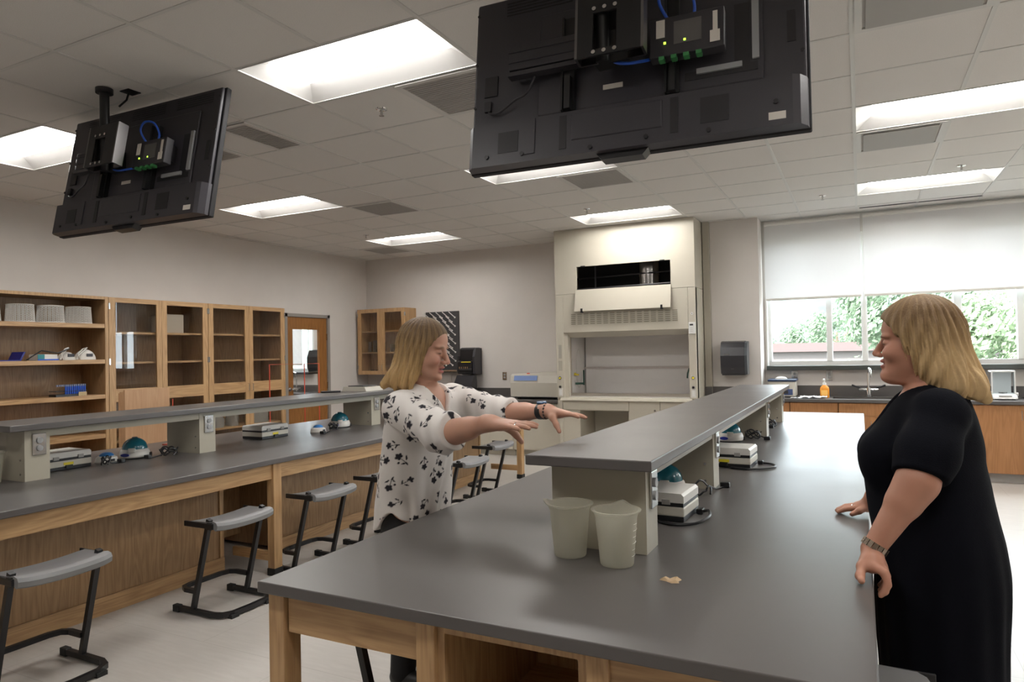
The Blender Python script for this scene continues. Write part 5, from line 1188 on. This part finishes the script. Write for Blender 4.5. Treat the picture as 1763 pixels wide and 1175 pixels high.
def print_mask(u, v):
    ink = np.zeros(len(u))
    def blob(px, py, rx, ry, ang, c, s):
        X = (u-c[0])/c[3]; Y = (v-c[1])/c[3]; ca, sa = math.cos(c[2]), math.sin(c[2]); lx = X*ca+Y*sa-px; ly = -X*sa+Y*ca-py
        cb, sb = math.cos(ang), math.sin(ang); qx = (lx*cb+ly*sb)/rx; qy = (-lx*sb+ly*cb)/ry
        np.maximum(ink, np.clip((1.12-np.sqrt(qx*qx+qy*qy))*s, 0, 1), out=ink)
    for c in motifs:
        for k in range(5 if c[4] else 4): blob(.007*math.cos(k*1.35), .018+.007*math.sin(k*1.35), .0085, .0062, k*1.35, c, 4)
        blob(-.004, -.006, .0016, .021, -.15, c, 3); blob(.010, -.010, .0035, .0105, -.9, c, 4); blob(-.013, -.016, .0033, .010, .8, c, 4)
        if c[4] == 1: blob(.018, -.002, .0052, .0042, .2, c, 4); blob(.010, .000, .0014, .012, -.9, c, 3)
        if c[4] == 2: blob(-.020, .002, .0055, .0045, .4, c, 4); blob(-.008, -.024, .0034, .0085, -.4, c, 4)
    return ink
def col_b(V):
    x, y, z = V.T; u = np.zeros(len(V)); v = np.zeros(len(V)); onarm = np.zeros(len(V), bool)
    a = np.arctan2(y-np.interp(z, TZ, TY), x-np.interp(z, TZ, TX)); u = (a+PI)*.165; v = z-.66
    for (s, e, o) in ((Rsh, Rel, .31), (Lsh, Lel, .55)):
        s, e = np.array(s), np.array(e); d = (e-s)/np.linalg.norm(e-s); q = V-s; t = q @ d; r = q-t[:, None]*d; m = (t > .045) & (np.linalg.norm(r, axis=1) < .12) & (z > 1.04)
        b1 = np.cross(d, (0, 0, 1)); b1 /= np.linalg.norm(b1); b2 = np.cross(b1, d); an = np.arctan2(r @ b2, r @ b1)
        u = np.where(m, t+o, u); v = np.where(m, an*.075+.33, v)
    ink = print_mask(u, v)[:, None]
    return np.array((.70, .665, .635))*(1-ink)+np.array((.022, .020, .026))*ink
sdf_obj('blouse', B, .0038, blouse_m, pl, col_b, blouse_disp)
T = SDF()
T.loft([.60, .70, .80, .86], [-1.822, -1.82, -1.81, -1.80], [.118, .118, .112, .10], [.185, .185, .175, .17], [2.575, 2.575, 2.57, 2.565], .02)
for y, x in ((2.475, -1.79), (2.665, -1.81)): T.chain([(x, y+.01, .72), (x+.01, y, .45), (x-.03, y, .07)], [.084, .070, .055], .03)
sdf_obj('trousers', T, .008, trouser, pl)
for y, x in ((2.475, -1.79), (2.665, -1.81)):
    K = SDF(); K.cap((x-.05, y, .045), (x+.13, y-.01, .038), .043, .037, .02); K.func(lambda P: P[:, 2]-.002, (x, y, 0), .4, .002, 's'); sdf_obj('shoe', K, .006, shoe_m, pl)
# hair
H = SDF(); H.frame(hO, hR, hS)
H.ell((-.012, 0, .026), (.108, .086, .100), .02)
H.loft([-.172, -.15, -.115, -.06, 0, .05, .085], [-.040, -.044, -.042, -.036, -.028, -.020, -.015], [.050, .066, .076, .080, .084, .076, .030], [.096, .108, .106, .096, .089, .076, .030], None, .025)
H.ell((.138, 0, -.036), (.122, .120, .122), .014, 's'); H.ell((.03, 0, -.16), (.075, .056, .09), .02, 's'); H.cap((-.075, -.085, -.13), (-.10, -.105, -.165), .028, .012, .03)
H.world()
sdf_obj('hair', H, .0036, hair_m, pl, hair_color(hO, hR, (.115, .070, .036), (.46, .30, .135), .10, -.12, .012), hair_disp(hO, hR))
# watch, bracelet, ring
def ring_at(name, c, d, r, w_, th, m, parent, sq=1.0, lab=None):
    c, d = Vector(c), Vector(d).normalized(); a = d.cross(Vector((0, 0, 1))).normalized(); b = a.cross(d); mb = MB()
    n = 36; v = []; f = []
    for k in range(n):
        an = 2*PI*k/n; o = a*math.cos(an)+b*math.sin(an)*sq
        for rr, ww in ((r, -w_), (r+th, -w_), (r+th, w_), (r, w_)): v.append(c+o*rr+d*ww)
    for k in range(n):
        for q in range(4): f.append((k*4+q, k*4+(q+1) % 4, ((k+1) % n)*4+(q+1) % 4, ((k+1) % n)*4+q))
    o = part(name, mb.add(v, f), m, parent, True)
    if lab: o['label'] = lab
    return o
ld = Vector(Lwr)-Vector(Lel)
wt = ring_at('watch', Vector(Lwr)-ld.normalized()*.030, ld, .0285, .013, .006, blackp, pl, .95, 'black watch band on the farther wrist')
c = Vector(Lwr)-ld.normalized()*.030; part('watch_face', MB().box(c.x-.016, c.x+.016, c.y-.02, c.y+.016, c.z+.031, c.z+.042, .004), mat('watch_face', (.05, .12, .25), .15), wt)
m = MB()
for k in range(14):
    an = 2*PI*k/14; cc = Vector(Lwr)-ld.normalized()*.006; m.ell((cc.x, cc.y+.031*math.cos(an), cc.z+.028*math.sin(an)), (.006, .006, .006), 8, 6)
part('bead_bracelet', m, mat('beads', (.05, .025, .02), .3), pl, True)
part('finger_ring', MB().tube([(Rwr[0]+.108, Rwr[1]-.022+.0105*math.cos(a), Rwr[2]-.004+.0105*math.sin(a)) for a in [2*PI*k/16 for k in range(16)]], .0022, 6, True), chrome, pl, True)

# ---------------------------------------------------------------- woman in the black dress
pr_ = thing('person', 'blonde woman in a short-sleeved black dress leaning with both hands on the bench edge', 'person', (.20, 2.65, 0))
SK2 = (.46, .225, .15)
ho, hr, hs = (.156, 2.645, 1.466), rotm(PI-.06, .02), 1.03
sh, el, wr = (.215, 2.465, 1.245), (.140, 2.345, 1.050), (.018, 2.300, .850)
sh2, el2, wr2 = (.205, 2.845, 1.255), (.14, 2.985, 1.05), (.035, 3.06, .865)
S = SDF(); head(S, ho, hr, hs, 1.14, .0045)
S.frame(ho, hr, hs); S.ell((.045, 0, -.118), (.045, .04, .022), .03); S.world()
S.chain([(.215, 2.65, 1.25), (.185, 2.648, 1.40)], [.068, .060], .03)
DZ_ = [.30, .46, .69, .80, .90, .99, 1.09, 1.17, 1.24, 1.29, 1.33]
DF = [.030, .026, .022, .021, .010, .002, -.010, .020, .070, .105, .145]; DB = [.385, .396, .406, .398, .382, .366, .350, .338, .326, .310, .275]
DWI = [.235, .238, .242, .238, .225, .212, .205, .205, .205, .165, .085]
S.loft(DZ_, [(a+b)/2 for a, b in zip(DF, DB)], [(b-a)/2-.012 for a, b in zip(DF, DB)], [q-.012 for q in DWI], [2.65]*11, .03)
for A, B_, C_ in ((sh, el, wr), (sh2, el2, wr2)): S.chain([A, B_, C_], [.062, .053, .030], .025); q = np.array(B_)+(np.array(C_)-np.array(B_))*.28; S.cap(np.array(B_), q, .052, .049, .02)
# near hand: heel on the edge, thumb on top, fingers folded over the rim
w0 = np.array(wr)
S.cap(w0, w0+(-.002, -.032, -.024), .028, .029, .015); S.ell((.018, 2.258, .818), (.036, .042, .024), .015)
S.chain([(.005, 2.275, .835), (-.012, 2.235, .815), (-.017, 2.200, .797), (-.013, 2.172, .7925)], [.016, .0135, .0115, .0095], .010)
for k, (y, l) in enumerate(((2.215, 1.0), (2.236, 1.06), (2.258, 1.0), (2.280, .86))):
    S.chain([(.020, y+.012, .820), (.044, y-.004, .811), (.053, y-.012, .811-.030*l), (.045, y-.016, .811-.050*l), (.034, y-.018, .811-.060*l)], [.013, .0115, .0098, .0090, .0080], .004)
w0 = np.array(wr2)
S.cap(w0, w0+(-.02, .01, -.035), .029, .028, .015); S.ell((.0, 3.075, .815), (.045, .034, .022), .015)
for k, (dy, l) in enumerate(((-.028, .9), (-.009, 1.0), (.011, .95), (.03, .8))): S.chain([(-.02, 3.075+dy*.8, .812), (-.045, 3.075+dy, .808), (-.045-.03*l, 3.075+dy*1.1, .803), (-.045-.055*l, 3.075+dy*1.15, .7925)], [.012, .0105, .0095, .0085], .004)
S.chain([(.005, 3.05, .815), (-.02, 3.025, .805), (-.045, 3.012, .7935)], [.014, .012, .0095], .008)
for y in (2.55, 2.75): S.chain([(.22, y, .42), (.225, y, .34), (.24, y, .09)], [.075, .062, .042], .03); S.cap((.24, y, .05), (.08, y, .035), .036, .028, .02)
def col_r(V):
    C = np.tile(np.array(SK2), (len(V), 1)); return head_paint(V, C, ho, hr, hs, (.36, .09, .085), (.16, .10, .06))
sdf_obj('body', S, .0036, skin_m, pr_, col_r)
D = SDF(); D.loft(DZ_, [(a+b)/2 for a, b in zip(DF, DB)], [(b-a)/2 for a, b in zip(DF, DB)], DWI, [2.65]*11, .03)
D.ell((.055, 2.55, 1.085), (.070, .085, .085), .05); D.ell((.055, 2.75, 1.085), (.070, .085, .085), .05)
for A, B_ in ((sh, el), (sh2, el2)):
    A, B_ = np.array(A), np.array(B_); D.chain([A, A+(B_-A)*.55, A+(B_-A)*1.02], [.078, .076, .074], .045)
    c = A+(B_-A)*.93; D.func(seg_end(c, B_-A+np.array((.02, 0, -.02)), .12), c, .14, .006, 's')
D.func(lambda P: P[:, 2]-.32, (.2, 2.65, .2), .4, .004, 's')
def vneck2(P): return np.maximum.reduce([np.abs(P[:, 1]-2.65)-(P[:, 2]-1.165)*.50, 1.165-P[:, 2], P[:, 0]-.185])*.8
D.func(vneck2, (.10, 2.65, 1.28), .20, .006, 's'); D.cap((.215, 2.65, 1.27), (.18, 2.65, 1.42), .076, .072, .008, 's')
def dress_disp(P):
    x, y, z = P.T; return .004*np.sin(9*z+5*x+4*y)*np.sin(11*x-6*z)+.003*np.clip((.95-z)/.3, 0, 1)*np.sin(16*np.arctan2(y-2.65, x-.2)+3*z)+.0025*np.sin(31*z+14*x+9*y)*np.clip((z-1.0)/.1, 0, 1)
sdf_obj('dress', D, .0055, knit, pr_, None, dress_disp)
for y in (2.55, 2.75):
    K = SDF(); K.cap((.26, y, .045), (.07, y, .036), .044, .036, .02); K.func(lambda P: P[:, 2]-.002, (.2, y, 0), .4, .002, 's'); sdf_obj('shoe', K, .006, shoe_m, pr_)
H = SDF(); H.frame(ho, hr, hs)
H.ell((-.020, 0, .036), (.122, .096, .108), .02); H.ell((-.035, 0, .06), (.10, .09, .088), .02)
H.loft([-.175, -.15, -.11, -.05, .01, .06, .10], [-.118, -.108, -.090, -.068, -.050, -.040, -.03], [.060, .078, .092, .098, .100, .086, .030], [.105, .116, .114, .108, .102, .086, .030], None, .03)
H.ell((.142, 0, -.040), (.140, .135, .126), .014, 's'); H.ell((.04, 0, -.165), (.085, .070, .075), .02, 's')
for y in (-.06, 0, .06): H.cap((-.15, y, -.14), (-.188, y*1.2, -.185), .034, .014, .03)
H.world()
sdf_obj('hair', H, .0036, hair_m, pr_, hair_color(ho, hr, (.19, .115, .055), (.55, .38, .19), .09, -.06), hair_disp(ho, hr, 26, .005))
d_ = Vector(wr)-Vector(el)
m = MB()
for k in range(16):
    an = 2*PI*k/16; dd = d_.normalized(); a = dd.cross(Vector((0, 0, 1))).normalized(); b = a.cross(dd); cc = Vector(wr)-dd*.012+(a*math.cos(an)+b*math.sin(an))*.0345
    t_ = (-a*math.sin(an)+b*math.cos(an)); nrm = (a*math.cos(an)+b*math.sin(an)); v = [cc+t_*p*.0062+dd*q*.010+nrm*r_*.003 for r_ in (-1, 1) for q in (-1, 1) for p in (-1, 1)]
    m.add(v, [(0, 2, 3, 1), (4, 5, 7, 6), (0, 1, 5, 4), (2, 6, 7, 3), (0, 4, 6, 2), (1, 3, 7, 5)])
part('link_bracelet', m, mat('bronze_links', (.30, .24, .19), .25, metal=.9), pr_)
ring_at('bangle', Vector(wr2)-(Vector(wr2)-Vector(el2)).normalized()*.01, Vector(wr2)-Vector(el2), .033, .004, .003, mat('dark_bangle', (.08, .06, .05), .3, metal=.8), pr_)
part('finger_ring', MB().tube([(-.045, 3.064+.0115*math.cos(a), .807+.0115*math.sin(a)) for a in [2*PI*k/16 for k in range(16)]], .003, 6, True), chrome, pr_, True)
part('necklace', MB().tube([(.16, 2.575, 1.315), (.105, 2.60, 1.255), (.06, 2.635, 1.20), (.045, 2.65, 1.17), (.06, 2.665, 1.20), (.105, 2.70, 1.255), (.16, 2.725, 1.315)], .0022, 6).ell((.038, 2.645, 1.155), (.006, .010, .013), 12, 8), mat('necklace', (.35, .30, .25), .25, metal=1), pr_, True)
